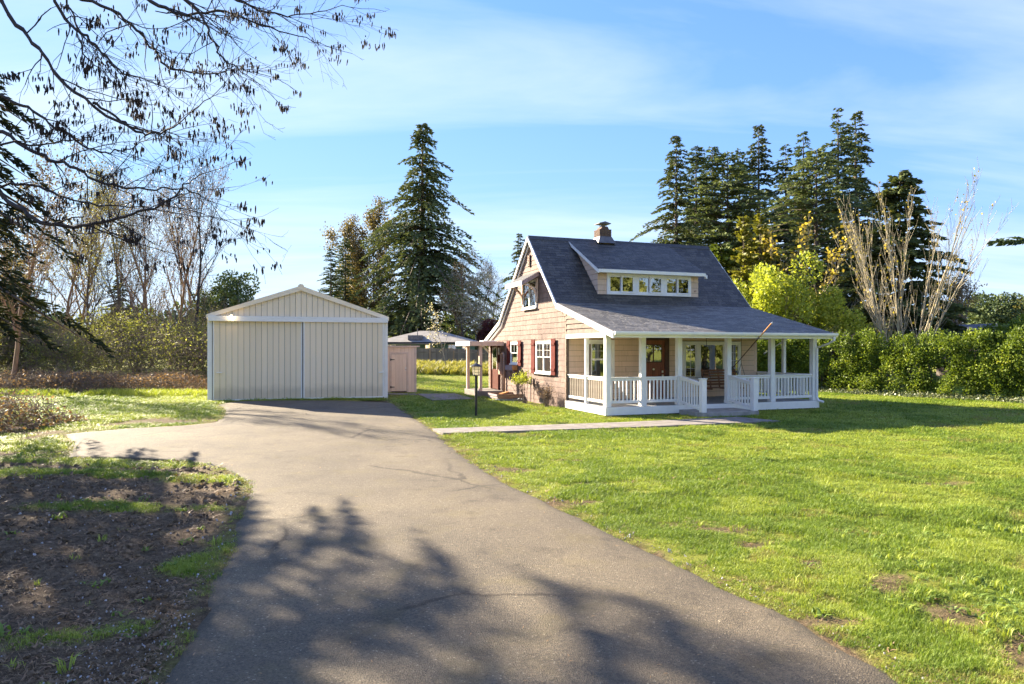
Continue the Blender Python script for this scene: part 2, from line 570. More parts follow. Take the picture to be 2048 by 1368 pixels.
M['understory'] = leafmat('understory_leaf', (.075, .085, .026), (.23, .25, .075), (.40, .40, .13), trans=.45)
M['brown'] = leafmat('dead_leaf', (0.098, 0.0588, 0.035), (0.266, 0.168, 0.098), (0.392, 0.252, 0.14), trans=.25)
M['blossom'] = leafmat('white_blossom', (.36, .32, .27), (.60, .55, .47), (.72, .68, .6), trans=.3)
M['pink'] = leafmat('pink_blossom', (.45, .26, .28), (.62, .42, .45), trans=.3)
M['plum'] = leafmat('plum_leaf', (.06, .018, .022), (.15, .045, .05), trans=.4)
M['ivy'] = leafmat('ivy_leaf', (.05, .075, .035), (.19, .22, .11), (.36, .36, .24), trans=.2, rough=.4)
M['grass'] = leafmat('grass_blade', (0.155, 0.205, 0.034), (0.355, 0.43, 0.075), (0.52, 0.57, 0.14), trans=.35, rough=.5, objrand=.0)
M['tallgrass'] = leafmat('tall_grass', (.14, .15, .03), (.30, .30, .07), (.44, .38, .16), trans=.4, objrand=0)
M['straw'] = leafmat('straw', (.20, .12, .06), (.38, .27, .15), trans=.2, objrand=0)
M['weed'] = leafmat('weed_leaf', (0.084, 0.14, 0.028), (0.238, 0.336, 0.07), trans=.35, objrand=0)


M['porch_roof'] = pmat('porch_asphalt_shingle', (.070, .066, .058), (.160, .150, .132), 22, .6, .12, 160, var=.40, spec=.5)
M['beige_rail'] = pmat('beige_rail_paint', (.30, .25, .20), (.36, .305, .245), 5, .6)  # beige on the left-side balusters only, their rails stay white
M['bud'] = leafmat('grey_brown_bud', (.07, .055, .038), (.15, .12, .085), (.21, .175, .12), trans=.25)


# ------------------------------------------------------------------ ground
def gz(x, y):
    x = np.asarray(x, float); y = np.asarray(y, float)
    z = -.15 * smooth01((x + 7) / 5.0)
    # rough mound of long grass behind the house, brush bank on the left
    z = z + .55 * np.exp(-((y - 50) / 6) ** 2) * smooth01((x + 22) / 10) * (1 - smooth01((x - 6) / 10))
    z = z + .5 * smooth01((y - 30) / 8) * smooth01((-x - 12) / 6) * (1 - smooth01((y - 90) / 20))
    return z


def relief(x, y):
    """uneven turf and clods, a few centimetres"""
    x = np.asarray(x, float); y = np.asarray(y, float)
    a = (fbm(x * 1.9, y * 1.9, 71) - .5) * .085 + (fbm(x * .6, y * .6, 72) - .5) * .07
    return a * smooth01((14 - np.abs(x)) / 2) * smooth01((y - 2) / 1) * smooth01((22 - y) / 3)


# driveway edges (y, x)
DL = [(-14, -2.6), (0, -2.1), (3.82, -1.94), (5.0, -2.25), (5.66, -2.5), (6.36, -2.62), (7.4, -3.0), (8.46, -3.31), (9.38, -3.62), (10.2, -4.1), (10.9, -4.7), (11.45, -5.6),
      (11.8, -7.7), (12.6, -8.15), (14.0, -9.1), (15.0, -9.9), (15.25, -9.7), (15.9, -9.15), (16.6, -8.0), (17.3, -7.6), (19.3, -8.15), (21.3, -9.0), (22.9, -9.9), (23.4, -9.9)]
DR = [(-14, 4.6), (0, 3.0), (3.82, 2.2), (4.72, 1.99), (5.66, 1.56), (7.69, .71), (9.74, -.17), (13.3, -1.21), (15.9, -1.85), (22.3, -3.75), (25.2, -4.6)]


def _fall(pts):
    out = []
    for y, x in pts:
        f = (CAMH - float(gz(x, y))) / CAMH if y > 0 else 1.08
        f = (CAMH - float(gz(x * f, y * f))) / CAMH if y > 0 else 1.08
        out.append((y * f, x * f))
    return out


DL = _fall(DL); DR = _fall(DR)


def xl(y): return np.interp(y, [p[0] for p in DL], [p[1] for p in DL])
def xr(y): return np.interp(y, [p[0] for p in DR], [p[1] for p in DR])


HO = (2.793, 20.216); HA = R(19.86)         # house origin (deck corner) and turn
HC, HS = math.cos(HA), math.sin(HA)
GO = (-10.92, 24.49); GA = R(17.74)         # garage


def to_house(x, y):
    dx_ = x - HO[0]; dy_ = y - HO[1]
    return HC * dx_ + HS * dy_, -HS * dx_ + HC * dy_


def from_house(u, t, z=0):
    return (HO[0] + HC * u - HS * t, HO[1] + HS * u + HC * t, z)


def to_gar(x, y):
    c, s = math.cos(GA), math.sin(GA)
    dx_ = x - GO[0]; dy_ = y - GO[1]
    return c * dx_ + s * dy_, -s * dx_ + c * dy_


def from_gar(u, t, z=0):
    c, s = math.cos(GA), math.sin(GA)
    return (GO[0] + c * u - s * t, GO[1] + s * u + c * t, z)


def garage_front_y(x): return GO[1] + (x - GO[0]) * math.tan(GA) - .75


def in_drive(x, y, m=0.0):
    e = .10 * (vnoise(x * 1.3, y * 1.3, 5) - .5) * 2
    return (x > xl(y) - m + e) & (x < xr(y) + m + e * .6) & (y < np.minimum(garage_front_y(x), 26)) & (y > -14)


# concrete walk from the drive to the steps: near edge / far edge in world
PATH_N = [(-1.62, 16.02), (3.0, 17.25), (7.4, 18.75)]
PATH_F = [(-1.98, 16.95), (3.0, 18.45), (6.6, 19.9)]


def in_path(x, y):
    yn = np.interp(x, [p[0] for p in PATH_N], [p[1] for p in PATH_N])
    yf = np.interp(x, [p[0] for p in PATH_F], [p[1] for p in PATH_F])
    return (x > -2.0) & (x < 7.4) & (y > yn) & (y < yf)


BARE = [  # worn earth in the lawn: x, y, rx, ry, turn
    (.62, 8.25, .5, .35, .2), (1.75, 7.35, .45, .28, -.3), (2.15, 7.0, .3, .22, 0), (2.35, 6.5, .28, .25, .6), (2.6, 5.9, .3, .3, .8), (2.95, 5.35, .45, .3, .9),
    (3.05, 4.75, .5, .34, .8), (3.2, 4.2, .6, .4, .8), (.0, 10.6, .6, .3, -.5), (1.3, 9.4, .7, .12, .1), (2.7, 9.7, .8, .1, .1), (6.2, 9.6, .5, .15, 0), (5.5, 11.4, .5, .12, 0),
    (-.6, 12.6, .5, .25, 0), (7.9, 13.2, .4, .1, 0), (1.1, 11.4, .5, .14, 0), (3.7, 3.9, .5, .35, .5), (2.2, 4.7, .25, .2, 0)]


BARE = [(a * 1.08, b_ * 1.08, c_, d_ * .8, e_) for a, b_, c_, d_, e_ in BARE]


def grassy(x, y):
    """0 bare earth .. 1 turf"""
    x = np.asarray(x, float); y = np.asarray(y, float)
    g = np.ones_like(x)
    n1 = fbm(x * .55 + 3, y * 1.1, 21)
    n2 = fbm(x * 2.2, y * 3.0, 33)
    left = smooth01((xl(y) + .25 - x) / .5)
    # earth west of the drive
    zone = left * smooth01((13.2 - y + 0.12 * (x + 8)) / .8)
    band = np.exp(-((y - 11.35) / .7) ** 2) * smooth01((x + 9.3) / 1.5) * .55
    band += np.exp(-((y - 8.5 - .02 * x) / .36) ** 2) * smooth01((x + 6.3) / .6) * .62
    band += np.exp(-((y - 9.9 + .05 * x) / .3) ** 2) * smooth01((x + 8.3) / .8) * .5 * smooth01((n1 - .35) * 6)
    band += np.exp(-((y - 7.2 + .3 * (x + 3.4)) / .26) ** 2) * smooth01((x + 4.7) / .5) * .52
    band += np.exp(-(((x + 2.95) / .3) ** 2 + ((y - 6.3) / .45) ** 2)) * .6
    band += np.exp(-((y - 4.9 - .35 * (x + 2.6)) / .3) ** 2) * smooth01((-x - 2.4) / .3) * .65
    g0 = np.clip((n1 - .60) * 3.2 + band * 2.3 + (n2 - .5) * 1.1, 0, 1)
    g = g * (1 - zone) + g0 * zone
    # dusty strip beside the spur and along the garden edge
    strip = left * np.exp(-((y - 17.6 - .10 * (x + 10)) / .75) ** 2) * (x > -16) + left * smooth01((-x - 9.2) / 1.2) * smooth01((16.5 - y) / 1.5)
    g = g * (1 - np.clip(strip * 1.1 * smooth01((n1 - .33) * 5), 0, .95))
    for bx, by, rx, ry, a in BARE:
        c, s = math.cos(a), math.sin(a)
        u = (c * (x - bx) + s * (y - by)) / rx; v = (-s * (x - bx) + c * (y - by)) / ry
        g = g * (1 - .9 * smooth01(1.35 - np.sqrt(u * u + v * v) - (n2 - .5) * 1.3))
    # foot of the wall, the raised bed and the lamp
    hu, ht = to_house(x, y)
    bed = (hu > -.75) & (hu < .1) & (ht > 3.4) & (ht < 9.2)
    g = np.where(bed, g * .25, g)
    g = g * (1 - .85 * np.exp(-(((x + .55) / .5) ** 2 + ((y - 20.4) / .35) ** 2)))
    return np.clip(g, 0, 1)


def axis(lo, hi, step, far, grow=1.25):
    a = list(np.arange(lo, hi + 1e-6, step))
    s = step
    while a[-1] < far[1]:
        s *= grow; a.append(a[-1] + s)
    s = step
    while a[0] > far[0]:
        s *= grow; a.insert(0, a[0] - s)
    return np.array(a)


gx = axis(-12, 12, .14, (-1500, 1500))
gy = axis(3, 21, .14, (-400, 2500))
GX, GY = np.meshgrid(gx, gy)
GZ = gz(GX, GY)
GG = grassy(GX, GY)
mic = relief(GX, GY) + (1 - GG) * (fbm(GX * 5, GY * 5, 73) - .5) * .05 * (np.abs(GX) < 14) * (GY > 2) * (GY < 22)
GG = np.where(in_drive(GX, GY, .02), .0, GG)
near_d = np.clip(np.minimum(np.abs(GX - xl(GY)), np.abs(GX - xr(GY))) / .6, 0, 1)
hu_, ht_ = to_house(GX, GY)
near_h = np.clip(np.maximum(np.maximum(-hu_, hu_ - 8.0), np.maximum(-1.3 - ht_, ht_ - 11.6)) / .8, 0, 1)
flat = in_drive(GX, GY, .02) | in_path(GX, GY)
GZ = GZ + np.where(flat, -.012, mic * near_d * near_h)
GZ = np.where(in_drive(GX, GY, -.2), GZ - .05, GZ)
nyy, nxx = GX.shape
idx = np.arange(nyy * nxx).reshape(nyy, nxx)
Fg = np.stack([idx[:-1, :-1], idx[:-1, 1:], idx[1:, 1:], idx[1:, :-1]], -1).reshape(-1, 4)
gme = fast_mesh('ground', np.stack([GX, GY, GZ], -1).reshape(-1, 3), Fg, GG.ravel(), smooth=True)


def ground_mat():
    m, nt, b = new_mat('ground_turf_and_earth')
    at = node(nt, 'ShaderNodeAttribute', attribute_name='var')
    tc = node(nt, 'ShaderNodeTexCoord')
    def nzt(s, d=5, r=.6):
        n = node(nt, 'ShaderNodeTexNoise'); n.inputs['Scale'].default_value = s; n.inputs['Detail'].default_value = d; n.inputs['Roughness'].default_value = r
        nt.links.new(tc.outputs['Object'], n.inputs['Vector']); return n
    def ramp(src, els):
        r = node(nt, 'ShaderNodeValToRGB')
        while len(r.color_ramp.elements) < len(els): r.color_ramp.elements.new(.5)
        for e, (p, c) in zip(r.color_ramp.elements, els): e.position = p; e.color = (*c, 1)
        nt.links.new(src, r.inputs[0]); return r
    n1 = nzt(.45, 6); n2 = nzt(14, 6, .7); n3 = nzt(70, 3, .7)
    turf = ramp(n1.outputs['Fac'], [(.3, (.16, .19, .025)), (.5, (.22, .24, .035)), (.7, (.29, .28, .06))])
    turf2 = ramp(n2.outputs['Fac'], [(.35, (.09, .11, .016)), (.65, (.30, .31, .05))])
    mt = node(nt, 'ShaderNodeMix', data_type='RGBA'); mt.inputs['Factor'].default_value = .5
    nt.links.new(turf.outputs[0], mt.inputs['A']); nt.links.new(turf2.outputs[0], mt.inputs['B'])
    earth = ramp(n2.outputs['Fac'], [(.28, (.07, .047, .027)), (.5, (.17, .118, .070)), (.72, (.30, .22, .135))])
    e2 = ramp(n3.outputs['Fac'], [(.35, (.5, .5, .5)), (.66, (1.1, 1.1, 1.1)), (.78, (1.5, 1.5, 1.45))])
    me_ = node(nt, 'ShaderNodeMix', data_type='RGBA', blend_type='MULTIPLY'); me_.inputs['Factor'].default_value = 1
    nt.links.new(earth.outputs[0], me_.inputs['A']); nt.links.new(e2.outputs[0], me_.inputs['B'])
    mx = node(nt, 'ShaderNodeMix', data_type='RGBA')
    nt.links.new(at.outputs['Fac'], mx.inputs['Factor'])
    nt.links.new(me_.outputs['Result'], mx.inputs['A']); nt.links.new(mt.outputs['Result'], mx.inputs['B'])
    nt.links.new(mx.outputs['Result'], b.inputs['Base Color'])
    b.inputs['Roughness'].default_value = .95
    b.inputs['Specular IOR Level'].default_value = .15
    add = node(nt, 'ShaderNodeMath', operation='ADD')
    nt.links.new(n2.outputs['Fac'], add.inputs[0]); nt.links.new(n3.outputs['Fac'], add.inputs[1])
    bp = node(nt, 'ShaderNodeBump'); bp.inputs['Strength'].default_value = .9; bp.inputs['Distance'].default_value = .045
    nt.links.new(add.outputs[0], bp.inputs['Height']); nt.links.new(bp.outputs[0], b.inputs['Normal'])
    return m


ground = link('ground', gme, ground_mat())
tag(ground, 'green lawn and bare brown earth around the driveway', 'ground', kind='structure')


def asphalt_mat():
    m, nt, b = new_mat('old_asphalt')
    tc = node(nt, 'ShaderNodeTexCoord')
    def nzt(s, d=4, r=.6, st=None):
        n = node(nt, 'ShaderNodeTexNoise'); n.inputs['Scale'].default_value = s; n.inputs['Detail'].default_value = d; n.inputs['Roughness'].default_value = r
        if st:
            mp = node(nt, 'ShaderNodeMapping'); mp.inputs['Scale'].default_value = st
            nt.links.new(tc.outputs['Object'], mp.inputs[0]); nt.links.new(mp.outputs[0], n.inputs['Vector'])
        else:
            nt.links.new(tc.outputs['Object'], n.inputs['Vector'])
        return n
    def ramp(src, els):
        r = node(nt, 'ShaderNodeValToRGB')
        while len(r.color_ramp.elements) < len(els): r.color_ramp.elements.new(.5)
        for e, (p, c) in zip(r.color_ramp.elements, els): e.position = p; e.color = (*c, 1)
        nt.links.new(src, r.inputs[0]); return r
    big = nzt(.55, 5, .6, (1, .8, 1))
    base = ramp(big.outputs['Fac'], [(.30, (.092, .074, .050)), (.5, (.138, .110, .072)), (.68, (.178, .142, .090))])
    vo = node(nt, 'ShaderNodeTexVoronoi'); vo.inputs['Scale'].default_value = 85; vo.inputs['Randomness'].default_value = 1
    nt.links.new(tc.outputs['Object'], vo.inputs['Vector'])
    sepc = node(nt, 'ShaderNodeSeparateColor'); nt.links.new(vo.outputs['Color'], sepc.inputs[0])
    chips = ramp(sepc.outputs[0], [(0, (.6, .6, .62)), (.5, (.95, .95, .95)), (.9, (1.2, 1.18, 1.16)), (.978, (1.3, 1.3, 1.3)), (.992, (2.2, 2.3, 2.4))])
    mu = node(nt, 'ShaderNodeMix', data_type='RGBA', blend_type='MULTIPLY'); mu.inputs['Factor'].default_value = 1
    nt.links.new(base.outputs[0], mu.inputs['A']); nt.links.new(chips.outputs[0], mu.inputs['B'])
    moss = nzt(1.6, 6, .7)
    mr = ramp(moss.outputs['Fac'], [(.52, (0, 0, 0)), (.72, (.5, .5, .5))])
    mx = node(nt, 'ShaderNodeMix', data_type='RGBA'); nt.links.new(mr.outputs[0], mx.inputs['Factor'])
    mx.inputs['B'].default_value = (.16, .125, .05, 1)
    nt.links.new(mu.outputs['Result'], mx.inputs['A'])
    # cracks: thin lines between big cells, bent by noise
    wn_ = nzt(1.3, 4, .6)
    addv = node(nt, 'ShaderNodeMix', data_type='VECTOR'); addv.inputs['Factor'].default_value = .28
    nt.links.new(tc.outputs['Object'], addv.inputs[4]); nt.links.new(wn_.outputs['Color'], addv.inputs[5])
    vc = node(nt, 'ShaderNodeTexVoronoi'); vc.feature = 'DISTANCE_TO_EDGE'; vc.inputs['Scale'].default_value = .42
    nt.links.new(addv.outputs[1], vc.inputs['Vector'])
    ck_ = ramp(vc.outputs['Distance'], [(.0, (.32, .30, .28)), (.006, (.5, .48, .46)), (.012, (1, 1, 1))])
    msk = nzt(.35, 2, .5)
    mk_ = ramp(msk.outputs['Fac'], [(.48, (0, 0, 0)), (.56, (.9, .9, .9))])
    mc_ = node(nt, 'ShaderNodeMix', data_type='RGBA', blend_type='MULTIPLY')
    nt.links.new(mk_.outputs[0], mc_.inputs['Factor']); nt.links.new(mx.outputs['Result'], mc_.inputs['A']); nt.links.new(ck_.outputs[0], mc_.inputs['B'])
    st_ = nzt(2.6, 4, .6)
    sr_ = ramp(st_.outputs['Fac'], [(.30, (.62, .61, .6)), (.44, (1, 1, 1)), (.62, (1, 1, 1)), (.74, (1.22, 1.2, 1.15))])
    ms_ = node(nt, 'ShaderNodeMix', data_type='RGBA', blend_type='MULTIPLY'); ms_.inputs['Factor'].default_value = .8
    nt.links.new(mc_.outputs['Result'], ms_.inputs['A']); nt.links.new(sr_.outputs[0], ms_.inputs['B'])
    # crumbling, mossy margin (distance from the edge in metres is stored on the mesh)
    ea = node(nt, 'ShaderNodeAttribute', attribute_name='var')
    en_ = nzt(5, 4, .7)
    em_ = node(nt, 'ShaderNodeMath', operation='MULTIPLY_ADD'); em_.inputs[1].default_value = .45; nt.links.new(en_.outputs['Fac'], em_.inputs[0]); nt.links.new(ea.outputs['Fac'], em_.inputs[2])
    er_ = ramp(em_.outputs[0], [(.20, (1, 1, 1)), (.42, (0, 0, 0))])
    mx = node(nt, 'ShaderNodeMix', data_type='RGBA'); nt.links.new(er_.outputs[0], mx.inputs['Factor'])
    nt.links.new(ms_.outputs['Result'], mx.inputs['A']); mx.inputs['B'].default_value = (.075, .062, .040, 1)
    fine = nzt(150, 3, .7)
    fr = ramp(fine.outputs['Fac'], [(.32, (.55, .55, .55)), (.65, (1.3, 1.3, 1.3))])
    m3 = node(nt, 'ShaderNodeMix', data_type='RGBA', blend_type='MULTIPLY'); m3.inputs['Factor'].default_value = .8
    nt.links.new(mx.outputs['Result'], m3.inputs['A']); nt.links.new(fr.outputs[0], m3.inputs['B'])
    nt.links.new(m3.outputs['Result'], b.inputs['Base Color'])
    b.inputs['Roughness'].default_value = .8
    b.inputs['Specular IOR Level'].default_value = .35
    ad = node(nt, 'ShaderNodeMath', operation='ADD')
    nt.links.new(vo.outputs['Distance'], ad.inputs[0]); nt.links.new(fine.outputs['Fac'], ad.inputs[1])
    bp = node(nt, 'ShaderNodeBump'); bp.inputs['Strength'].default_value = .75; bp.inputs['Distance'].default_value = .012
    nt.links.new(ad.outputs[0], bp.inputs['Height']); nt.links.new(bp.outputs[0], b.inputs['Normal'])
    return m


ys = np.concatenate([np.arange(-14, 3, .5), np.arange(3, 24.4, .11)])
ncol = 40
rows = []; edges = []
for y in ys:
    a, b_ = float(xl(y)), float(xr(y))
    # front of the garage: the drive stops short of the doors, so late rows start further right
    if y > garage_front_y(a):
        a = max(a, GO[0] + (y + .75 - GO[1]) / math.tan(GA))
    a += .12 * (vnoise(y * 2.1, 1.5, 3) - .5) + .05 * (vnoise(y * 7, .5, 4) - .5)
    b_ += .10 * (vnoise(y * 2.3, 9.5, 3) - .5) + .05 * (vnoise(y * 7.7, .5, 8) - .5)
    if b_ - a < .3: b_ = a + .3
    t = np.linspace(0, 1, ncol)
    x = a + (b_ - a) * t
    edge = np.minimum(t, 1 - t) * (b_ - a)
    z = gz(x, np.full(ncol, y)) + .012 + .018 * smooth01(edge / .6) - .03 * (edge < .01)
    rows.append(np.stack([x, np.full(ncol, y), z], -1)); edges.append(edge)
Vd = np.concatenate(rows)
ii = np.arange(len(ys) * ncol).reshape(len(ys), ncol)
Fd = np.stack([ii[:-1, :-1], ii[:-1, 1:], ii[1:, 1:], ii[1:, :-1]], -1).reshape(-1, 4)
drive = link('driveway', fast_mesh('driveway', Vd, Fd, np.concatenate(edges), smooth=True), asphalt_mat())
tag(drive, 'worn tan asphalt driveway running up to the beige garage', 'driveway', kind='structure')

# concrete walk with saw joints: separate slabs
walk = empty('walkway', (-1.8, 16.5, -.12))
tag(walk, 'narrow concrete walk from the driveway to the porch steps', 'path', kind='structure')
nslab = 7
for i in range(nslab):
    f0 = i / nslab; f1 = (i + 1) / nslab - .0012
    def pt(f, edge):
        x0, x1 = edge[0][0], edge[-1][0]
        x = x0 + (x1 - x0) * f
        return x, float(np.interp(x, [p[0] for p in edge], [p[1] for p in edge]))
    q = [pt(f0, PATH_N), pt(f1, PATH_N), pt(f1, PATH_F), pt(f0, PATH_F)]
    mb = MB()
    n = 0
    top = [(x + 1.8, y - 16.5, float(gz(x, y)) + .045 + .12) for x, y in q]
    bot = [(x + 1.8, y - 16.5, float(gz(x, y)) - .08 + .12) for x, y in q]
    mb.v = bot + top
    mb.f = [(0, 3, 2, 1), (4, 5, 6, 7), (0, 1, 5, 4), (1, 2, 6, 5), (2, 3, 7, 6), (3, 0, 4, 7)]
    mb.build('slab', M['concrete'], walk, bevel=.008)
# patio slab between shed and side stoop
pq = [(-3.05, 26.0), (-1.5, 26.9), (-2.5, 29.9), (-4.05, 29.0)]
mb = MB()
mb.v = [(x, y, float(gz(x, y)) - .05) for x, y in pq] + [(x, y, float(gz(x, y)) + .06) for x, y in pq]
mb.f = [(0, 3, 2, 1), (4, 5, 6, 7), (0, 1, 5, 4), (1, 2, 6, 5), (2, 3, 7, 6), (3, 0, 4, 7)]
tag(mb.build('patio', M['concrete'], bevel=.01), 'concrete patio slab in front of the side stoop', 'patio', kind='structure')
mb = MB()
pq = [from_gar(6.45, 1.9), from_gar(7.9, 1.9), from_gar(7.9, 2.6), from_gar(6.45, 2.6)]
mb.v = [(p[0], p[1], float(gz(p[0], p[1])) - .05) for p in pq] + [(p[0], p[1], float(gz(p[0], p[1])) + .04) for p in pq]
mb.f = [(0, 3, 2, 1), (4, 5, 6, 7), (0, 1, 5, 4), (1, 2, 6, 5), (2, 3, 7, 6), (3, 0, 4, 7)]
tag(mb.build('concrete_pad', M['concrete'], bevel=.01), 'small concrete pad beside the garage before the peach shed', 'pad', kind='structure')

# ------------------------------------------------------------------ house
house = empty('house', (HO[0], HO[1], 0), HA)
tag(house, 'pink-tan shingled cottage with steep dark roof, shed dormer and white porch', 'house')
HW = 7.86                      # right wall
WT = 2.89                      # front wall (t)
WR = 11.4                      # rear wall
UL, UR = -.10, 8.02            # roof ends
ZG = -.2
PROF = [(-.69, 2.37), (3.44, 3.46), (6.14, 6.16), (9.5, 3.06), (11.62, 2.26)]      # roof profile t,z


def roof_z(t): return float(np.interp(t, [p[0] for p in PROF], [p[1] for p in PROF]))


# walls ------------------------------------------------------------
gp = [(WT, ZG), (WT, roof_z(WT) - .1), (3.44, 3.34), (6.14, 6.0), (9.5, 2.94), (WR, roof_z(WR) - .12), (WR, ZG)]
gable = MB().xprism(gp, .03, .12).build('gable_wall', M['backing'], house)
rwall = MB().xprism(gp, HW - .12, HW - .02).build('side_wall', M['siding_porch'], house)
fwall = MB().box(.125, HW - .125, WT + .02, WT + .12, ZG, 2.75).build('front_wall', M['backing'], house)
MB().box(.125, HW - .125, WR - .12, WR - .005, ZG, 2.1).build('rear_wall', M['siding_porch'], house)

# openings on the gable wall: t0, t1, z0, z1
OPEN_G = [(4.07, 5.54, .98, 2.15), (5.46, 6.97, 3.38, 4.5), (7.45, 8.34, 1.25, 2.14), (9.85, 10.9, -.1, 2.12), (6.17, 6.33, 5.02, 5.46)]


def clip_poly(poly, a, b, c):
    """keep a*x+b*y<=c"""
    out = []
    for i in range(len(poly)):
        p, q = poly[i], poly[(i + 1) % len(poly)]
        dp = a * p[0] + b * p[1] - c; dq = a * q[0] + b * q[1] - c
        if dp <= 0: out.append(p)
        if (dp < 0 < dq) or (dq < 0 < dp):
            f = dp / (dp - dq)
            out.append((p[0] + (q[0] - p[0]) * f, p[1] + (q[1] - p[1]) * f))
    return out


def shingle_piece(poly, thick_bot=.020, thick_top=.006):
    """poly in (s,z); wedge: thicker at the butt. front at -y"""
    zs = [p[1] for p in poly]
    z0, z1 = min(zs), max(zs)
    th = lambda z: thick_bot + (thick_top - thick_bot) * ((z - z0) / max(z1 - z0, 1e-4))
    mb = MB()
    m = len(poly)
    mb.v = [(x, -th(z), z) for x, z in poly] + [(x, .004, z) for x, z in poly]
    mb.f = [tuple(range(m))] + [((i + 1) % m, i, m + i, m + (i + 1) % m) for i in range(m)]
    return mb


lines = [gp[i:i + 2] for i in range(1, 5)]
EXPO = .187
pieces = []
z = ZG
row = 0
while z < 6.1:
    off = random.random() * .55
    t = WT - off
    while t < WR:
        w = .60 + random.uniform(-.02, .02)
        a, b_ = max(t, WT), min(t + w - .006, WR)
        t += w
        if b_ - a < .05: continue
        poly = [(a, z), (b_, z), (b_, z + EXPO - .005), (a, z + EXPO - .005)]
        for (t0, za), (t1, zb) in lines:       # under the roof line (convex/concave handled by tests)
            pass
        # clip to the roof profile: front porch slope, steep front, steep rear, rear flare
        m_t = (a + b_) / 2
        for (t0, za), (t1, zb) in lines:
            if t0 - .35 <= m_t <= t1 + .35:
                k = (zb - za) / (t1 - t0)
                # z <= za + k (t - t0)
                if not ((t0, t1) in ((WT, 3.44), (9.5, WR)) and not (t0 <= m_t <= t1)):
                    poly = clip_poly(poly, -k, 1, za - k * t0 - .03) if poly else poly
        if len(poly) < 3: continue
        rects = [poly]
        for (o0, o1, p0, p1) in OPEN_G:
            nxt = []
            for pl in rects:
                xs = [p[0] for p in pl]; zz = [p[1] for p in pl]
                if max(xs) <= o0 or min(xs) >= o1 or max(zz) <= p0 + .005 or min(zz) >= p1 - .005:
                    nxt.append(pl); continue
                for cl in ((1, 0, o0), (-1, 0, -o1)):
                    c_ = clip_poly(pl, *cl)
                    if len(c_) > 2: nxt.append(c_)
                mid = clip_poly(clip_poly(pl, 1, 0, o1), -1, 0, -o0)
                if len(mid) > 2:
                    for cl in ((0, 1, p0), (0, -1, -p1)):
                        c_ = clip_poly(mid, *cl)
                        if len(c_) > 2 and max(q[1] for q in c_) - min(q[1] for q in c_) > .02: nxt.append(c_)
            rects = nxt
        pieces += rects
    z += EXPO
    row += 1


def area(p):
    return abs(sum(p[i][0] * p[(i + 1) % len(p)][1] - p[(i + 1) % len(p)][0] * p[i][1] for i in range(len(p)))) / 2


pieces = [p for p in pieces if area(p) > .004 and max(q[0] for q in p) - min(q[0] for q in p) > .03]
pieces.sort(key=lambda p: -area(p) / (1 + .05 * p[0][0]))
rest = MB()
for i, p in enumerate(pieces):
    # gable faces -u: rotate so that piece x -> -t
    q = [(-s, zz) for s, zz in p][::-1]
    jt = random.uniform(-.004, .004)
    pm = shingle_piece([(x, zz + jt) for x, zz in q])
    if i < 300:
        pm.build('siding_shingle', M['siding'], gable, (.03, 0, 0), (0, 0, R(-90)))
    else:
        n = len(rest.v)
        rest.v += pm.v; rest.f += [tuple(n + k for k in f) for f in pm.f]
if rest.v:
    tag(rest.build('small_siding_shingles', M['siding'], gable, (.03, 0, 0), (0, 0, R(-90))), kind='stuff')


def shingle_field(name, parent, x0, x1, z0, z1, opens, mat, loc, rot, expo=EXPO, tri=None, wid=.6):
    """many small shingles joined (they show a few pixels each)"""
    V = []; F = []; VR = []
    z = z0
    while z < z1 - .01:
        x = x0 - random.random() * wid * .9
        zt = min(z + expo - .009, z1)
        while x < x1:
            a, b_ = max(x, x0), min(x + wid - .006, x1)
            x += wid
            if b_ - a < .03: continue
            polys = [[(a, z), (b_, z), (b_, zt), (a, zt)]]
            if tri:
                for cl in tri:
                    polys = [clip_poly(p, *cl) for p in polys]
                    polys = [p for p in polys if len(p) > 2]
            for (o0, o1, p0, p1) in opens:
                nxt = []
                for pl in polys:
                    xs = [p[0] for p in pl]; zz = [p[1] for p in pl]
                    if max(xs) <= o0 or min(xs) >= o1 or max(zz) <= p0 or min(zz) >= p1:
                        nxt.append(pl); continue
                    for cl in ((1, 0, o0), (-1, 0, -o1)):
                        c_ = clip_poly(pl, *cl)
                        if len(c_) > 2: nxt.append(c_)
                    mid = clip_poly(clip_poly(pl, 1, 0, o1), -1, 0, -o0)
                    if len(mid) > 2:
                        for cl in ((0, 1, p0), (0, -1, -p1)):
                            c_ = clip_poly(mid, *cl)
                            if len(c_) > 2: nxt.append(c_)
                polys = nxt
            vr = random.random()
            for pl in polys:
                if area(pl) < .002: continue
                pm = shingle_piece(pl, .018, .006)
                n = len(V)
                V += pm.v; F += [tuple(n + k for k in f) for f in pm.f]; VR += [vr] * len(pm.v)
        z += expo
    me = bpy.data.meshes.new(name)
    me.from_pydata(V, [], F)
    a = me.attributes.new('var', 'FLOAT', 'POINT'); a.data.foreach_set('value', np.array(VR, dtype=np.float32))
    return tag(link(name, me, mat, parent, loc, rot), kind='stuff')


DZ = .137                      # deck top
OPEN_F = [(.70, 1.83, .78, 2.2), (2.83, 4.02, 0, 2.27), (4.57, 7.11, .72, 2.16)]
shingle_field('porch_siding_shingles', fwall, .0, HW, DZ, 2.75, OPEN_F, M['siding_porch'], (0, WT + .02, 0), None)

# roof ---------------------------------------------------------------
roof = empty('roof', (0, 0, 0), 0, house)
sl = MB()
th = .10
for (t0, z0), (t1, z1) in zip(PROF[:-1], PROF[1:]):
    sl.xprism([(t0, z0 - .012), (t1, z1 - .012), (t1, z1 - th), (t0, z0 - th)], UL + .02, UR - .02)
sl.build('roof_deck', M['roofedge'], roof)


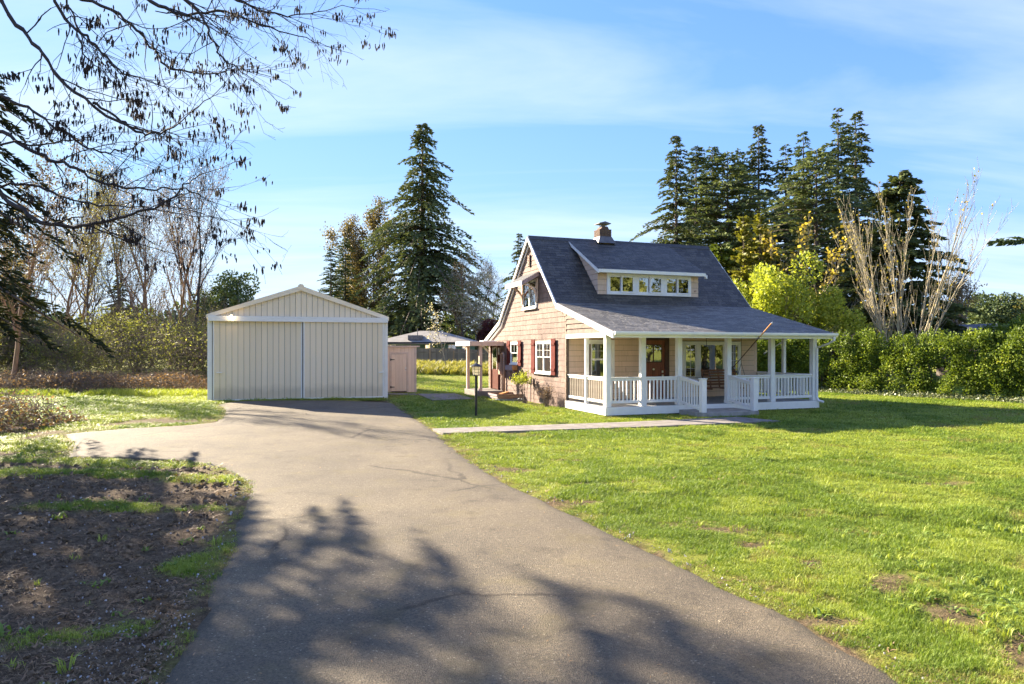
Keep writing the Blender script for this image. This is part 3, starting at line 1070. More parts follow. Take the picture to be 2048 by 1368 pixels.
def roof_shingles(name, parent, u0, u1, A, B, expo=.145, tab=.32, holes=None, mat='roof'):
    """courses of tabs from A (low t,z) to B (high)"""
    A = np.array(A); B = np.array(B)
    L = np.linalg.norm(B - A); d = (B - A) / L
    nrm = np.array([-d[1], d[0]]);
    if nrm[1] < 0: nrm = -nrm
    V = []; F = []; VR = []
    nrow = int(L / expo)
    ex = L / nrow
    for r in range(nrow):
        s0 = r * ex - (.02 if r == 0 else 0); s1 = (r + 1) * ex + .02
        x = u0 - random.random() * tab
        while x < u1:
            w = tab * random.choice((.55, .8, 1, 1.2))
            a, b_ = max(x, u0), min(x + w - .008, u1); x += w
            if b_ - a < .02: continue
            if holes and any(h[0] < (a + b_) / 2 < h[1] and h[2] < A[0] + d[0] * (s0 + s1) / 2 < h[3] for h in holes): continue
            h0 = .006 + random.uniform(-.001, .002); sj = s0 + random.uniform(-.010, .010)
            p0 = A + d * sj + nrm * h0; p1 = A + d * s1 + nrm * .001; pb = A + d * sj - nrm * .002
            n = len(V)
            V += [(a, *p0), (b_, *p0), (b_, *p1), (a, *p1), (a, *pb), (b_, *pb)]
            F += [(n, n + 1, n + 2, n + 3), (n + 4, n + 5, n + 1, n), (n + 4, n, n + 3), (n + 5, n + 2, n + 1)]
            VR += [random.random()] * 6
    me = bpy.data.meshes.new(name)
    me.from_pydata(V, [], F)
    at = me.attributes.new('var', 'FLOAT', 'POINT'); at.data.foreach_set('value', np.array(VR, dtype=np.float32))
    return tag(link(name, me, M[mat], parent), kind='stuff')


DU0, DU1 = 1.66, 5.90
roof_shingles('porch_roof_shingles', roof, UL, UR, PROF[0], PROF[1], mat='porch_roof')
roof_shingles('front_roof_shingles', roof, UL, UR, PROF[1], PROF[2], holes=[(DU0 + .1, DU1 - .1, 3.95, 5.8)])
roof_shingles('rear_roof_shingles', roof, UL, UR, PROF[3], PROF[2], expo=.3, tab=.9)
roof_shingles('rear_flare_shingles', roof, UL, UR, PROF[4], PROF[3], expo=.3, tab=.9)
rc = MB()
x = UL
while x < UR - .01:
    x2 = min(x + .3, UR)
    j = random.uniform(0, .008)
    rc.xprism([(6.14 - .15, 6.035 + j), (6.14, 6.185 + j), (6.14 + .15, 6.035 + j), (6.14 + .15, 6.01), (6.14, 6.16), (6.14 - .15, 6.01)], x, x2 - .004)
    x = x2
tag(rc.build('ridge_cap', M['roofedge'], roof), kind='stuff')


def rake(u0, u1, name, mat):
    for i, ((t0, z0), (t1, z1)) in enumerate(zip(PROF[:-1], PROF[1:])):
        w = .19 if i in (0,) else .15
        MB().xprism([(t0, z0 - .014), (t1, z1 - .014), (t1, z1 - w), (t0, z0 - w)], u0, u1).build(name, mat, roof)


rake(UL - .045, UL + .016, 'rake_board', M['white'])
rake(UR - .016, UR + .03, 'rake_board', M['white'])
# second inner trim line on the gable (shadow board)
for (t0, z0), (t1, z1) in zip(PROF[2:4], PROF[3:5]):
    MB().xprism([(t0, z0 - .20), (t1, z1 - .20), (t1, z1 - .27), (t0, z0 - .27)], UL + .05, .0).build('rake_trim', M['white'], roof)

# dormer -------------------------------------------------------------
dorm = empty('dormer', (0, 0, 0), 0, house)
DT = 3.80
dz0 = roof_z(DT)
DE = (3.50, 4.70); DTOP = (6.02, 6.06)
k = (DTOP[1] - DE[1]) / (DTOP[0] - DE[0])
dzf = lambda t: DE[1] + k * (t - DE[0])
MB().box(DU0 + .03, DU1 - .03, DT + .02, DT + .1, dz0 - .1, dzf(DT) - .06).build('dormer_wall', M['backing'], dorm)
for u in (DU0, DU1 - .05):
    MB().xprism([(DT + .03, dz0 - .1), (DT + .03, dzf(DT) - .07), (6.0, dzf(6.0) - .07), (5.9, roof_z(5.9) - .1)], u + .015, u + .045).build('dormer_cheek', M['backing'], dorm)
WU0, WU1, WZ0, WZ1 = 2.02, 5.56, 3.83, 4.60
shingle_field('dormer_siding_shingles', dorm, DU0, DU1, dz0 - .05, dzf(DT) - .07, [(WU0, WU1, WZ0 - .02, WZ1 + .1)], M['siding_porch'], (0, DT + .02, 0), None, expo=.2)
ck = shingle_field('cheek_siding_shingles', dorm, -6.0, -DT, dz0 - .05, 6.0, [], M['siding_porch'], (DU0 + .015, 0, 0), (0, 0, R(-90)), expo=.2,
                   tri=[(k, 1, dzf(0) - .07), (-1, -1, -(3.44 * 0 + .02))])
dsl = MB().xprism([(DE[0], DE[1] - .01), (DTOP[0], DTOP[1] - .01), (DTOP[0], DTOP[1] - .07), (DE[0], DE[1] - .07)], DU0 - .10, DU1 + .06)
dsl.build('dormer_roof_deck', M['roofedge'], dorm)
roof_shingles('dormer_roof_shingles', dorm, DU0 - .14, DU1 + .115, DE, DTOP)
MB().box(DU0 - .12, DU1 + .08, DE[0] - .03, DE[0] - .003, DE[1] - .12, DE[1] - .005).build('dormer_fascia', M['cream'], dorm)
MB().box(DU0 - .1, DU1 + .06, DE[0], DT + .0, DE[1] - .115, DE[1] - .085).build('dormer_soffit', M['soffit'], dorm)
for u in (DU0 - .15, DU1 + .075):
    MB().xprism([(DE[0] - .03, DE[1] - .03), (DTOP[0] - .05, dzf(DTOP[0] - .05) - .016), (DTOP[0] - .28, dzf(DTOP[0] - .28) - .13), (DE[0] - .03, DE[1] - .15)], u, u + .035).build('dormer_rake_board', M['white'], dorm)
MB().box(DU1 + .12, DU1 + .2, DE[0] + .0, DE[0] + .1, DE[1] - .2, DE[1] - .07).build('dormer_gutter_end', M['white'], dorm, bevel=.01)
vent = MB().tube([(5.76, DT - .025, 4.05), (5.76, DT + .03, 4.05)], .035, 10).build('wall_vent', M['tan_pipe'], dorm)


# windows ------------------------------------------------------------
def window(parent, loc, rz, w, h, sashes, case=.1, glass='glass', depth=.05, curtain=None, mun=None, sill=True, blind=False, dark='dark', stile=.04):
    """sashes: list of (x0,x1,z0,z1,(nx,nz),proud); local x right, y inward, z up"""
    f = MB()
    f.box(0, case, -.035, .03, 0, h); f.box(w - case, w, -.035, .03, 0, h)
    f.box(case, w - case, -.033, .03, h - case, h); f.box(case, w - case, -.033, .03, 0, case * .8)
    win = f.build('window', M['white'], parent, loc, (0, 0, rz), bevel=.004)
    if sill:
        MB().box(-.02, w + .02, -.075, -.036, -.035, .02).build('sill', M['white'], win, bevel=.005)
    MB().box(case * .6, w - case * .6, .10, .115, case * .5, h - case * .5).build('interior', M[dark], win)
    for (x0, x1, z0, z1, (nx, nz), pr) in sashes:
        s = MB()
        st = stile
        y0, y1 = -.022 + pr, .012 + pr
        s.box(x0, x0 + st, y0, y1, z0, z1); s.box(x1 - st, x1, y0, y1, z0, z1)
        s.box(x0 + st, x1 - st, y0 + .001, y1, z0, z0 + st); s.box(x0 + st, x1 - st, y0 + .001, y1, z1 - st, z1)
        s.build('sash', M['white'], win)
        MB().box(x0 + st, x1 - st, -.006 + pr, -.002 + pr, z0 + st, z1 - st).build('pane', M[glass], win)
        if nx > 1 or nz > 1:
            mm = MB()
            for i in range(1, nx):
                xx = x0 + st + (x1 - x0 - 2 * st) * i / nx
                mm.box(xx - .006, xx + .006, -.016 + pr, -.0065 + pr, z0 + st, z1 - st)
            for i in range(1, nz):
                zz = z0 + st + (z1 - z0 - 2 * st) * i / nz
                mm.box(x0 + st, x1 - st, -.0155 + pr, -.0065 + pr, zz - .006, zz + .006)
            mm.build('muntin', M['white'], win)
        if blind:
            MB().box(x0 + st, x1 - st, .03, .034, z0 + st, z1 - st).build('screen', M['screen'], win)
    if curtain:
        for cx0, cx1, cz0, cz1 in curtain:
            c = MB(); n = 10
            for i in range(n):
                a = cx0 + (cx1 - cx0) * i / n; b_ = cx0 + (cx1 - cx0) * (i + 1) / n
                ya = .06 + .012 * (i % 2); yb = .06 + .012 * ((i + 1) % 2)
                c.quad((a, ya, cz0), (b_, yb, cz0), (b_, yb, cz1), (a, ya, cz1))
            c.build('curtain', M['curtain'], win)
    return win


RG = R(-90)
# gable: double hung pair
w, h = 1.47, 1.17
window(house, (0, 5.54, .98), RG, w, h, [(.07, .71, .06, .60, (1, 1), .0), (.07, .71, .58, 1.10, (2, 2), -.012), (.76, 1.40, .06, .60, (1, 1), .0), (.76, 1.40, .58, 1.10, (2, 2), -.012)],
       case=.065, stile=.03)['label'] = 'pair of white double-hung windows between red shutters'
MB().box(5.54 - .77, 5.54 - .70, -.03, .03, 0, 1)  # (mullion comes with the casing below)
MB().box(-.036, .02, 5.54 - .76, 5.54 - .71, 1.03, 2.09).build('window_mullion', M['white'], house)
# upper pair
window(house, (0, 6.95, 3.40), RG, 1.45, 1.08, [(.065, .70, .06, 1.01, (1, 1), 0), (.75, 1.385, .06, 1.01, (1, 1), 0)], case=.06, stile=.03, curtain=[(.1, .68, .62, 1.0), (.77, 1.35, .62, 1.0), (.1, .68, .1, .2), (.77, 1.35, .1, .2)])
MB().box(-.036, .02, 6.95 - .75, 6.95 - .70, 3.47, 4.4).build('window_mullion', M['white'], house)
# small window
window(house, (0, 8.34, 1.25), RG, .89, .89, [(.065, .825, .05, .46, (1, 1), 0), (.065, .825, .44, .83, (2, 1), -.012)], case=.06, stile=.03)
# louvre vent
v = MB(); v.box(-.03, .02, 6.17, 6.33, 5.02, 5.46)
v = v.build('gable_vent', M['dark'], house)
for i in range(7):
    MB().box(-.05, -.029, 6.18, 6.32, 5.05 + i * .056, 5.05 + i * .056 + .02).build('slat', M['tan_pipe'], v)
for t0 in (6.165, 6.317):
    MB().box(-.046, -.028, t0, t0 + .018, 5.02, 5.46).build('vent_side', M['tan_pipe'], v)


def shutter(tc, z0, z1, w=.36):
    s = empty('shutter', (-.03, tc, z0), RG, house)
    nb = 3
    for i in range(nb):
        MB().box(-w / 2 + w * i / nb + .003, -w / 2 + w * (i + 1) / nb - .003, -.032, -.004, 0, z1 - z0).build('board', M['shutter'], s)
    for zz in (.14, z1 - z0 - .22):
        MB().box(-w / 2 + .02, w / 2 - .02, -.052, -.0325, zz, zz + .09).build('batten', M['shutter'], s, bevel=.004)
    return s


shutter(3.86, .95, 2.22); shutter(5.76, .95, 2.22)
shutter(7.24, 1.2, 2.2); shutter(8.54, 1.2, 2.2)

# awning over the upper window
aw = empty('window_awning', (0, 0, 0), 0, house)
A0, A1 = 5.30, 7.06
MB().prism([(-.005, 4.74), (-.005, 4.64), (-.66, 4.30), (-.66, 4.38)], A0, A1).build('awning_roof', M['roofedge'], aw)
MB().box(-.70, -.663, A0 - .02, A1 + .02, 4.20, 4.37).build('awning_fascia', M['white'], aw)
for t in (A0 - .02, A1 - .02):
    MB().prism([(-.004, 4.73), (-.66, 4.375), (-.66, 4.22), (-.004, 4.57)], t - .02, t + .02).build('awning_end_board', M['mauve'] if t < 6 else M['white'], aw)
for t in (5.42, 6.94):
    pts = [(-.62 + .02, t, 4.26)]
    br = MB()
    prof_o = []; prof_i = []
    for i in range(9):
        a = i / 8 * math.pi / 2
        # quarter curve from outer top to the wall
        prof_o.append((-.60 + .54 * math.sin(a) * 1.0, 4.24 - .52 * (1 - math.cos(a))))
        prof_i.append((-.46 + .40 * math.sin(a), 4.24 - .38 * (1 - math.cos(a))))
    for i in range(8):
        br.prism([prof_o[i], prof_o[i + 1], prof_i[i + 1], prof_i[i]][::-1], t - .055, t + .055)
    br.box(-.06, -.005, t - .06, t + .06, 3.62, 4.5)
    br.build('bracket', M['tan_pipe'] if t > 6 else M['shedtrim'], aw)

# window box under the small window
wb = empty('window_box', (0, 0, 0), 0, house)
MB().box(-.27, -.245, 7.5, 8.34, 1.02, 1.21).build('front_board', M['mauve'], wb)  # purple of the shadowed outer face is put into the board colour
MB().box(-.245, -.03, 7.5, 7.525, 1.02, 1.21).build('end_board', M['orange_wood'], wb)
MB().box(-.245, -.03, 8.315, 8.34, 1.02, 1.21).build('end_board', M['mauve'], wb)
MB().box(-.243, -.03, 7.53, 8.31, 1.022, 1.05).build('bottom_board', M['mauve'], wb)
MB().box(-.24, -.035, 7.535, 8.305, 1.051, 1.15).build('soil', M['dark'], wb)
for t in (7.62, 8.2):
    MB().beam((-.22, t, 1.01), (-.03, t, .8), .05, .05).build('bracket', M['mauve'], wb)

# side door and its lights
dr = MB().box(-.02, .06, 9.95, 10.8, .12, 2.08).build('side_door', M['sidedoor'], house)
MB().box(-.035, -.021, 10.1, 10.65, 1.0, 1.95).build('pane', M['glass'], dr)
MB().box(-.042, -.03, 10.07, 10.1, .97, 1.98).build('pane_frame', M['white'], dr)
MB().box(-.042, -.03, 10.65, 10.68, .97, 1.98).build('pane_frame', M['white'], dr)
MB().box(-.05, -.022, 10.02, 10.06, 1.0, 1.06).build('handle', M['brass'], dr)
fr = MB(); fr.box(-.06, .05, 9.84, 9.945, .1, 2.15); fr.box(-.06, .05, 10.805, 10.91, .1, 2.15); fr.box(-.06, .05, 9.945, 10.805, 2.085, 2.15)
fr.build('door_frame', M['sidedoor'], house)
lt = MB().box(-.12, -.03, 9.60, 9.68, 1.72, 1.92).build('wall_light', M['brass'], house, bevel=.01)
MB().tube([(-.09, 9.64, 1.62), (-.09, 9.64, 1.72)], [.03, .045], 8).build('lamp_shade', M['lampglass'], lt)

# meter pipe, duct, electric box, foundation vent
pts = [(-.06, 9.05, .0), (-.06, 9.05, 1.45)]
for i in range(9):
    a = math.pi * i / 8
    pts.append((-.06 - .0, 9.05 + .17 - .17 * math.cos(a), 1.5 + .2 * math.sin(a)))
pts += [(-.06, 9.39, 1.1)]
MB().tube(pts, .05, 10).build('vent_pipe', M['tan_pipe'], house, smooth=True)
MB().box(-.16, -.03, 9.30, 9.52, .78, 1.28).build('meter_box', M['tan_pipe'], house, bevel=.01)
bx = MB(); bx.box(-.10, -.03, 5.90, 6.03, .52, .80)
bx = bx.build('electric_box', M['mauve'], house, bevel=.008)
MB().tube([(-.06, 5.965, -.18), (-.06, 5.965, .52)], .018, 8).build('conduit', M['mauve'], bx)
fv = MB().box(-.045, .0, 4.75, 5.15, -.1, .08).build('foundation_vent', M['concrete'], house)
for i in range(5):
    MB().box(-.055, -.044, 4.78 + i * .075, 4.78 + i * .075 + .03, -.08, .06).build('slat', M['dark'], fv)

# side stoop and its flat canopy
MB().box(-1.15, -.035, 9.15, 11.3, -.22, .10).build('side_stoop', M['concrete'], house, bevel=.015)
cn = empty('side_canopy', (0, 0, 0), 0, house)
MB().box(-1.52, -.04, 9.15, 11.3, 2.12, 2.17).build('canopy_roof', M['cream'], cn)
MB().box(-1.55, -1.52, 9.12, 11.33, 2.0, 2.18).build('canopy_fascia', M['white'], cn)
MB().box(-1.52, -.04, 9.12, 9.15, 2.0, 2.18).build('canopy_fascia', M['shedtrim'], cn)
MB().box(-1.52, -.04, 11.3, 11.33, 2.0, 2.18).build('canopy_fascia', M['shedtrim'], cn)
MB().box(-.9, -.3, 9.3, 9.8, 2.175, 2.22).build('canopy_patch', M['white'], cn)
for t in (9.25, 11.12):
    MB().box(-1.08, -.95, t - .0, t + .12, .10, 2.12).build('post', M['shedtrim'], cn, bevel=.006)
MB().beam((-.45, 11.1, 2.1), (-.05, 11.1, 1.7), .07, .07).build('brace', M['white'], cn)

# chimney
ch = MB().box(2.84, 3.34, 5.92, 6.42, 6.0, 6.58).build('chimney', M['brick'], house)
course = 0
bk = []
for zi in range(9):
    z = 6.30 + zi * .048
    if z > 6.55: break
    for face in ('f', 'l'):
        n = 3
        off = (zi % 2) * .08
        for j in range(-1, 4):
            a = j * .165 + off
            b0, b1 = max(a, 0), min(a + .155, .5)
            if b1 - b0 < .03: continue
            if face == 'f': MB().box(2.84 + b0, 2.84 + b1, 5.908, 5.921, z, z + .04).build('brick', M['brick'], ch)
            else: MB().box(2.828, 2.841, 5.92 + b0, 5.92 + b1, z, z + .04).build('brick', M['brick'], ch)
MB().prism([(2.90, 6.58), (2.97, 6.70), (3.21, 6.70), (3.28, 6.58)], 5.98, 6.36).build('chimney_crown', M['brick'], ch)
fl = MB()
b0 = [(2.70, 5.78), (3.48, 5.78), (3.48, 6.52), (2.70, 6.52)]; b1 = [(2.835, 5.915), (3.345, 5.915), (3.345, 6.425), (2.835, 6.425)]
for i in range(4):
    j = (i + 1) % 4
    fl.quad((*b0[i], 6.02), (*b0[j], 6.02), (*b1[j], 6.30), (*b1[i], 6.30))
fl.build('flashing', M['metal'], ch)
MB().tube([(3.09, 6.17, 6.68), (3.09, 6.17, 6.76)], .10, 12).build('flue', M['metal'], ch)
cp = MB().prism([(2.83, 6.83), (3.09, 6.90), (3.35, 6.83), (3.35, 6.81), (2.83, 6.81)], 5.95, 6.4).build('chimney_cap', M['metal'], ch)
for dx_, dy_ in ((-.1, -.1), (.1, -.1), (.1, .1), (-.1, .1)):
    MB().beam((3.09 + dx_, 6.17 + dy_, 6.70), (3.09 + dx_, 6.17 + dy_, 6.82), .015, .015, (0, 1, 0)).build('cap_leg', M['metal'], ch)

# porch ---------------------------------------------------------------
DW = 7.97
porch = empty('porch', (0, 0, 0), 0, house)
y = .02
while y < WT - .02:
    y2 = min(y + .14, WT - .005)
    MB().box(.03, DW - .03, y + .003, y2 - .003, DZ - .03, DZ).build('deck_board', M['deck'], porch)
    y += .14
MB().box(-.0, DW, -.03, -.0, -.107, DZ - .004).build('deck_fascia', M['white'], porch, bevel=.004)
MB().box(-.03, -.002, -.03, WT, -.107, DZ - .004).build('deck_fascia', M['white'], porch, bevel=.004)
MB().box(DW + .002, DW + .03, -.03, WT, -.107, DZ - .004).build('deck_fascia', M['white'], porch, bevel=.004)
MB().box(.2, DW - .15, .12, .16, -.3, -.03).build('skirt_board', M['doorframe'], porch)
MB().box(.12, .16, .2, WT, -.3, -.03).build('skirt_board', M['doorframe'], porch)
for u in (.05, 2.0, 5.9, DW - .2):
    MB().box(u, u + .14, .0, .12, -.3, -.10).build('pier', M['concrete_dark'], porch)
PW = .16
POSTS = [.02, 1.22, 2.51, 4.35, 6.07, 7.80]
for u in POSTS:
    p = MB().box(u, u + PW, .04, .04 + PW, DZ, 2.22).build('post', M['white_rail'], porch, bevel=.006)
    MB().box(u - .012, u + PW + .012, .028, .052 + PW, DZ, DZ + .10).build('post_base', M['white_rail'], p, bevel=.004)
SIDE_T = 1.50
for u in (.02, 7.80):
    MB().box(u + .02, u + .13, SIDE_T - .055, SIDE_T + .055, DZ, 2.22).build('post', M['white_rail'], porch, bevel=.006)
MB().box(.0, DW - .01, .03, .21, 2.22, 2.36).build('beam', M['white'], porch)
MB().box(.005, .17, .212, WT, 2.22, 2.36).build('beam', M['white'], porch)
MB().box(DW - .18, DW - .012, .212, WT, 2.22, 2.36).build('beam', M['white'], porch)
MB().box(.171, DW - .181, .212, WT, 2.30, 2.33).build('porch_ceiling', M['soffit'], porch)
MB().quad((UL, -.66, 2.28), (UR, -.66, 2.28), (UR, .03, 2.30), (UL, .03, 2.30)).build('soffit', M['soffit'], porch)
# triangle of lapped boards over the left beam (and a plain one on the right)
for u, nm in ((.015, 'a'), (DW - .06, 'b')):
    z = 2.362
    par = MB().xprism([(.1, 2.362), (WT + .02, 2.362), (WT + .02, roof_z(WT) - .1), (.1, roof_z(.1) - .1)], u + .02, u + .04).build('porch_gable', M['backing'], porch)
    while z < 3.2:
        z2 = z + .17
        tf = -.69 + (z + .12 - 2.37) / .264 + .05
        tf2 = -.69 + (z2 + .12 - 2.37) / .264 + .05
        if tf > WT - .05: break
        pl = [(max(tf, .04), z), (WT, z), (WT, min(z2 - .014, roof_z(WT) - .11)), (min(max(tf2, .04), WT - .02), min(z2 - .014, roof_z(WT) - .11))]
        q = [(-s, zz) for s, zz in pl][::-1]
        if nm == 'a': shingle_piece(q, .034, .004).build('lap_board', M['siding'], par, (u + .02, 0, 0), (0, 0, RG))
        z += .17


def railing(p, q, z0, n, slope=0.0, name='railing', zt=1.02, bal='white_rail'):
    """p,q = (u,t) ends; slope = drop from p to q"""
    r = empty(name, (0, 0, 0), 0, porch)
    P = Vector((p[0], p[1], 0)); Q = Vector((q[0], q[1], 0))
    dz = Vector((0, 0, -slope))
    MB().beam(P + Vector((0, 0, zt - .018)), Q + dz + Vector((0, 0, zt - .018)), .11, .036).build('top_rail', M['white_rail'], r, bevel=.006)
    MB().beam(P + Vector((0, 0, zt - .075)), Q + dz + Vector((0, 0, zt - .075)), .045, .07).build('under_rail', M['white_rail'], r)
    MB().beam(P + Vector((0, 0, z0 + .045)), Q + dz + Vector((0, 0, z0 + .045)), .05, .085).build('bottom_rail', M['white_rail'], r, bevel=.004)
    me = MB().box(-.02, .02, -.02, .02, z0 + .07, zt - .09).mesh('baluster')
    me.materials.append(M[bal])
    for i in range(n):
        f = (i + .5) / n
        c = P + (Q - P) * f + dz * f
        ang = math.atan2((Q - P).y, (Q - P).x)
        link('baluster', me, None, r, c, (0, 0, ang))
    return r


RT = .12
for a, b_ in ((0, 1), (1, 2), (3, 4), (4, 5)):
    u0, u1 = POSTS[a] + PW, POSTS[b_]
    railing((u0, RT), (u1, RT), .23, max(3, round((u1 - u0) / .128)))
railing((.10, .205), (.10, SIDE_T - .056), .23, 10, bal='beige_rail')
railing((.10, SIDE_T + .056), (.10, WT - .02), .23, 10, bal='beige_rail')
railing((7.88, .205), (7.88, SIDE_T - .056), .23, 10)
railing((7.88, SIDE_T + .056), (7.88, WT - .02), .23, 10)
# steps, newels, stair rails
MB().box(2.50, 4.52, -1.24, -.032, -.3, .0).build('step', M['concrete_dark'], porch, bevel=.012)
for u in (POSTS[2] + .0, POSTS[3] + .0):
    nw = MB().box(u - .01, u + .15, -1.22, -1.06, .002, .98).build('newel', M['white_rail'], porch, bevel=.008)
    MB().box(u - .03, u + .17, -1.24, -1.04, .98, 1.005).build('newel_cap', M['white_rail'], nw, bevel=.006)
    railing((u + .07, .03), (u + .07, -1.06), .20, 8, slope=.16, name='stair_railing', zt=1.04)

# gutters, downspout
gt = MB()
gprof = [(-.69, 2.375), (-.80, 2.375), (-.80, 2.315), (-.77, 2.27), (-.69, 2.27)]
gt.xprism(gprof, UL - .02, UR + .03)
gt.build('gutter', M['cream'], porch, bevel=.004)
MB().box(UL - .045, UR + .03, -.688, -.66, 2.20, 2.36).build('fascia', M['cream'], porch)
MB().tube([(7.93, -.74, 2.27), (7.93, -.74, 2.16), (7.93, -.50, 2.04), (7.93, -.02, 1.92), (7.93, .0, 1.80), (7.93, .0, .25), (7.94, -.06, .14), (8.0, -.22, .10)], .038, 8).build('downspout', M['white'], porch, smooth=False)
tag(MB().box(8.25, 9.1, .1, .4, -.2, -.14).build('splash_block', M['plank'], porch, bevel=.01), None)

# front door
fd = MB().box(2.93, 3.84, WT - .0, WT + .06, DZ + .02, 2.17).build('front_door', M['doorwood'], house)
fr = MB(); fr.box(2.82, 2.93, WT - .03, WT + .05, DZ, 2.28); fr.box(3.84, 4.02, WT - .03, WT + .05, DZ, 2.28); fr.box(2.93, 3.84, WT - .03, WT + .05, 2.17, 2.28)
fr.build('door_frame', M['doorframe'], house)
for i, u in enumerate((3.05, 3.40)):
    MB().box(u, u + .30, WT - .012, WT - .002, 1.42, 2.0).build('pane', M['glass_front'], fd)
    e = MB(); e.box(u - .025, u, WT - .02, WT - .001, 1.39, 2.03); e.box(u + .30, u + .325, WT - .02, WT - .001, 1.39, 2.03)
    e.box(u, u + .3, WT - .02, WT - .001, 1.39, 1.42); e.box(u, u + .3, WT - .02, WT - .001, 2.0, 2.03)
    e.build('pane_frame', M['doorframe'], fd)
MB().box(3.0, 3.78, WT - .04, WT - .001, 1.30, 1.345).build('shelf', M['doorwood'], fd)
for u in (3.05, 3.40):
    e = MB(); e.box(u, u + .012, WT - .008, WT - .001, .4, 1.22); e.box(u + .29, u + .302, WT - .008, WT - .001, .4, 1.22)
    e.build('panel_mould', M['doorframe'], fd)
MB().tube([(3.39, WT - .02, 1.15), (3.39, WT, 1.15)], .035, 10).build('knocker', M['brass'], fd)
MB().box(3.72, 3.78, WT - .05, WT - .001, .74, .96).build('handle', M['brass'], fd, bevel=.008)
MB().box(3.72, 3.78, WT - .03, WT - .001, 1.02, 1.10).build('deadbolt', M['brass'], fd, bevel=.008)

# porch windows
window(house, (.71, WT + .0, .80), 0, 1.12, 1.38, [(.22, .97, .1, .72, (1, 1), 0), (.22, .97, .70, 1.30, (3, 2), -.012)], case=.14, glass='glass_front')
wd = 2.52
win3 = window(house, (4.58, WT + .0, .74), 0, wd, 1.40,
              [(.10, .58, .09, 1.31, (2, 4), 0), (.74, 1.78, .09, 1.31, (1, 1), 0), (1.98, 2.44, .09, 1.31, (2, 4), 0)], case=.09, glass='glass_front')
win3['label'] = 'wide picture window with narrow gridded sidelights'
MB().box(4.58 + .59, 4.58 + .73, WT - .03, WT + .03, .83, 2.05).build('window_mullion', M['white'], house)
MB().box(4.58 + 1.79, 4.58 + 1.97, WT - .03, WT + .03, .83, 2.05).build('window_mullion', M['white'], house)
# dormer windows: three sliders
ww = (WU1 - WU0)
cell = ww / 3
for i in range(3):
    d0 = .02 if i else 0
    dw = window(dorm, (WU0 + cell * i + .001, DT, WZ0), 0, cell - .002, WZ1 - WZ0,
                [(.085, cell * .5 + .02, .07, WZ1 - WZ0 - .08, (1, 1), .012), (cell * .5 - .03, cell - .085, .068, WZ1 - WZ0 - .085, (1, 1), -.03)],
                case=.085, glass='glass_front', sill=False, blind=False, stile=.055)
MB().box(WU0 - .02, WU1 + .02, DT - .035, DT + .02, WZ1 + .002, WZ1 + .07).build('window_head', M['cream'], dorm)

# ------------------------------------------------------------------ porch swing, flagpoles (hang on the house, things of their own)
sw = empty('porch_swing', from_house(5.55, 1.55, DZ + .38), HA)
tag(sw, 'red-brown slatted wooden swing bench hanging on the porch', 'swing')
SWW = 1.45
for i in range(6):
    MB().box(-SWW / 2, SWW / 2, .0 + i * .075, .06 + i * .075, 0, .022).build('seat_slat', M['swing'], sw)
for i in range(6):
    z = .08 + i * .095
    MB().box(-SWW / 2, SWW / 2, .46 + i * .02, .48 + i * .02, z, z + .075).build('back_slat', M['swing'], sw)
for x in (-SWW / 2 + .03, SWW / 2 - .07, -.02):
    MB().beam((x + .02, .485, -.02), (x + .02, .61, .66), .04, .03, (1, 0, 0)).build('back_stile', M['swing'], sw)
    MB().box(x, x + .04, .0, .47, -.045, -.002).build('seat_bearer', M['swing'], sw)
for x in (-SWW / 2 - .03, SWW / 2 - .04):
    MB().box(x, x + .07, -.03, .52, .26, .285).build('armrest', M['swing_grey'], sw, bevel=.004)
    MB().box(x + .01, x + .05, .0, .04, 0, .26).build('arm_post', M['swing'], sw)
for x in (-SWW / 2 + .0, SWW / 2):
    top = Vector((x, .25, 2.30 - DZ - .38)); kn = Vector((x, .25, .85))
    c = MB().tube([top, kn], .009, 5)
    c.tube([kn, (x, .0, .3)], .008, 5); c.tube([kn, (x, .5, .3)], .008, 5)
    c.build('chain', M['black'], sw)

fp = empty('flagpole', from_house(4.51, .06, 1.25), HA)
tag(fp, 'thin dark flagpole with copper tip leaning out from a porch post', 'flagpole')
MB().tube([(.02, -.03, 0), (.55, -1.0, 1.25)], [.016, .013], 8).build('pole', M['doorframe'], fp)
MB().tube([(.44, -.80, .99), (.62, -1.13, 1.41)], [.02, .024], 8).build('furled_sleeve', M['orange_wood'], fp)
MB().tube([(.62, -1.13, 1.41), (.635, -1.155, 1.45)], [.03, .008], 8).build('finial', M['brass'], fp)
MB().box(-.0, .05, -.05, .0, -.06, .06).build('bracket', M['black'], fp)
fp2 = empty('flagpole', from_house(7.86, 2.4, 1.75), HA)
tag(fp2, 'short white flagpole slanting up from the house corner beyond the porch', 'flagpole')
MB().tube([(0, 0, 0), (.25, -.75, .45)], .018, 8).build('pole', M['white'], fp2)
MB().tube([(.0, .1, -.06), (.0, .0, .0)], .028, 8).build('bracket', M['white'], fp2)

# ------------------------------------------------------------------ garage
gar = empty('garage', (GO[0], GO[1], 0), GA)
tag(gar, 'beige ribbed steel garage with two wide sliding doors', 'garage')
GW, GDp, GE, GP = 6.38, 9.0, 3.06, 4.18
gwl = MB().box(.02, GW - .02, .02, .06, -.1, GE)
gwl.poly([(.02, .04, GE), (GW - .02, .04, GE), (GW / 2, .04, GP - .05)])
gwl.build('front_wall', M['backing'], gar)
for x in (.0, GW - .04):
    s = MB().box(x, x + .04, .061, GDp, -.15, GE)
    s.build('side_wall', M['gpanel'], gar)
MB().prism([(0.01, -.1), (GW - .01, -.1), (GW - .01, GE), (GW / 2, GP - .05), (.01, GE)], GDp - .05, GDp - .01).build('rear_wall', M['gpanel'], gar)


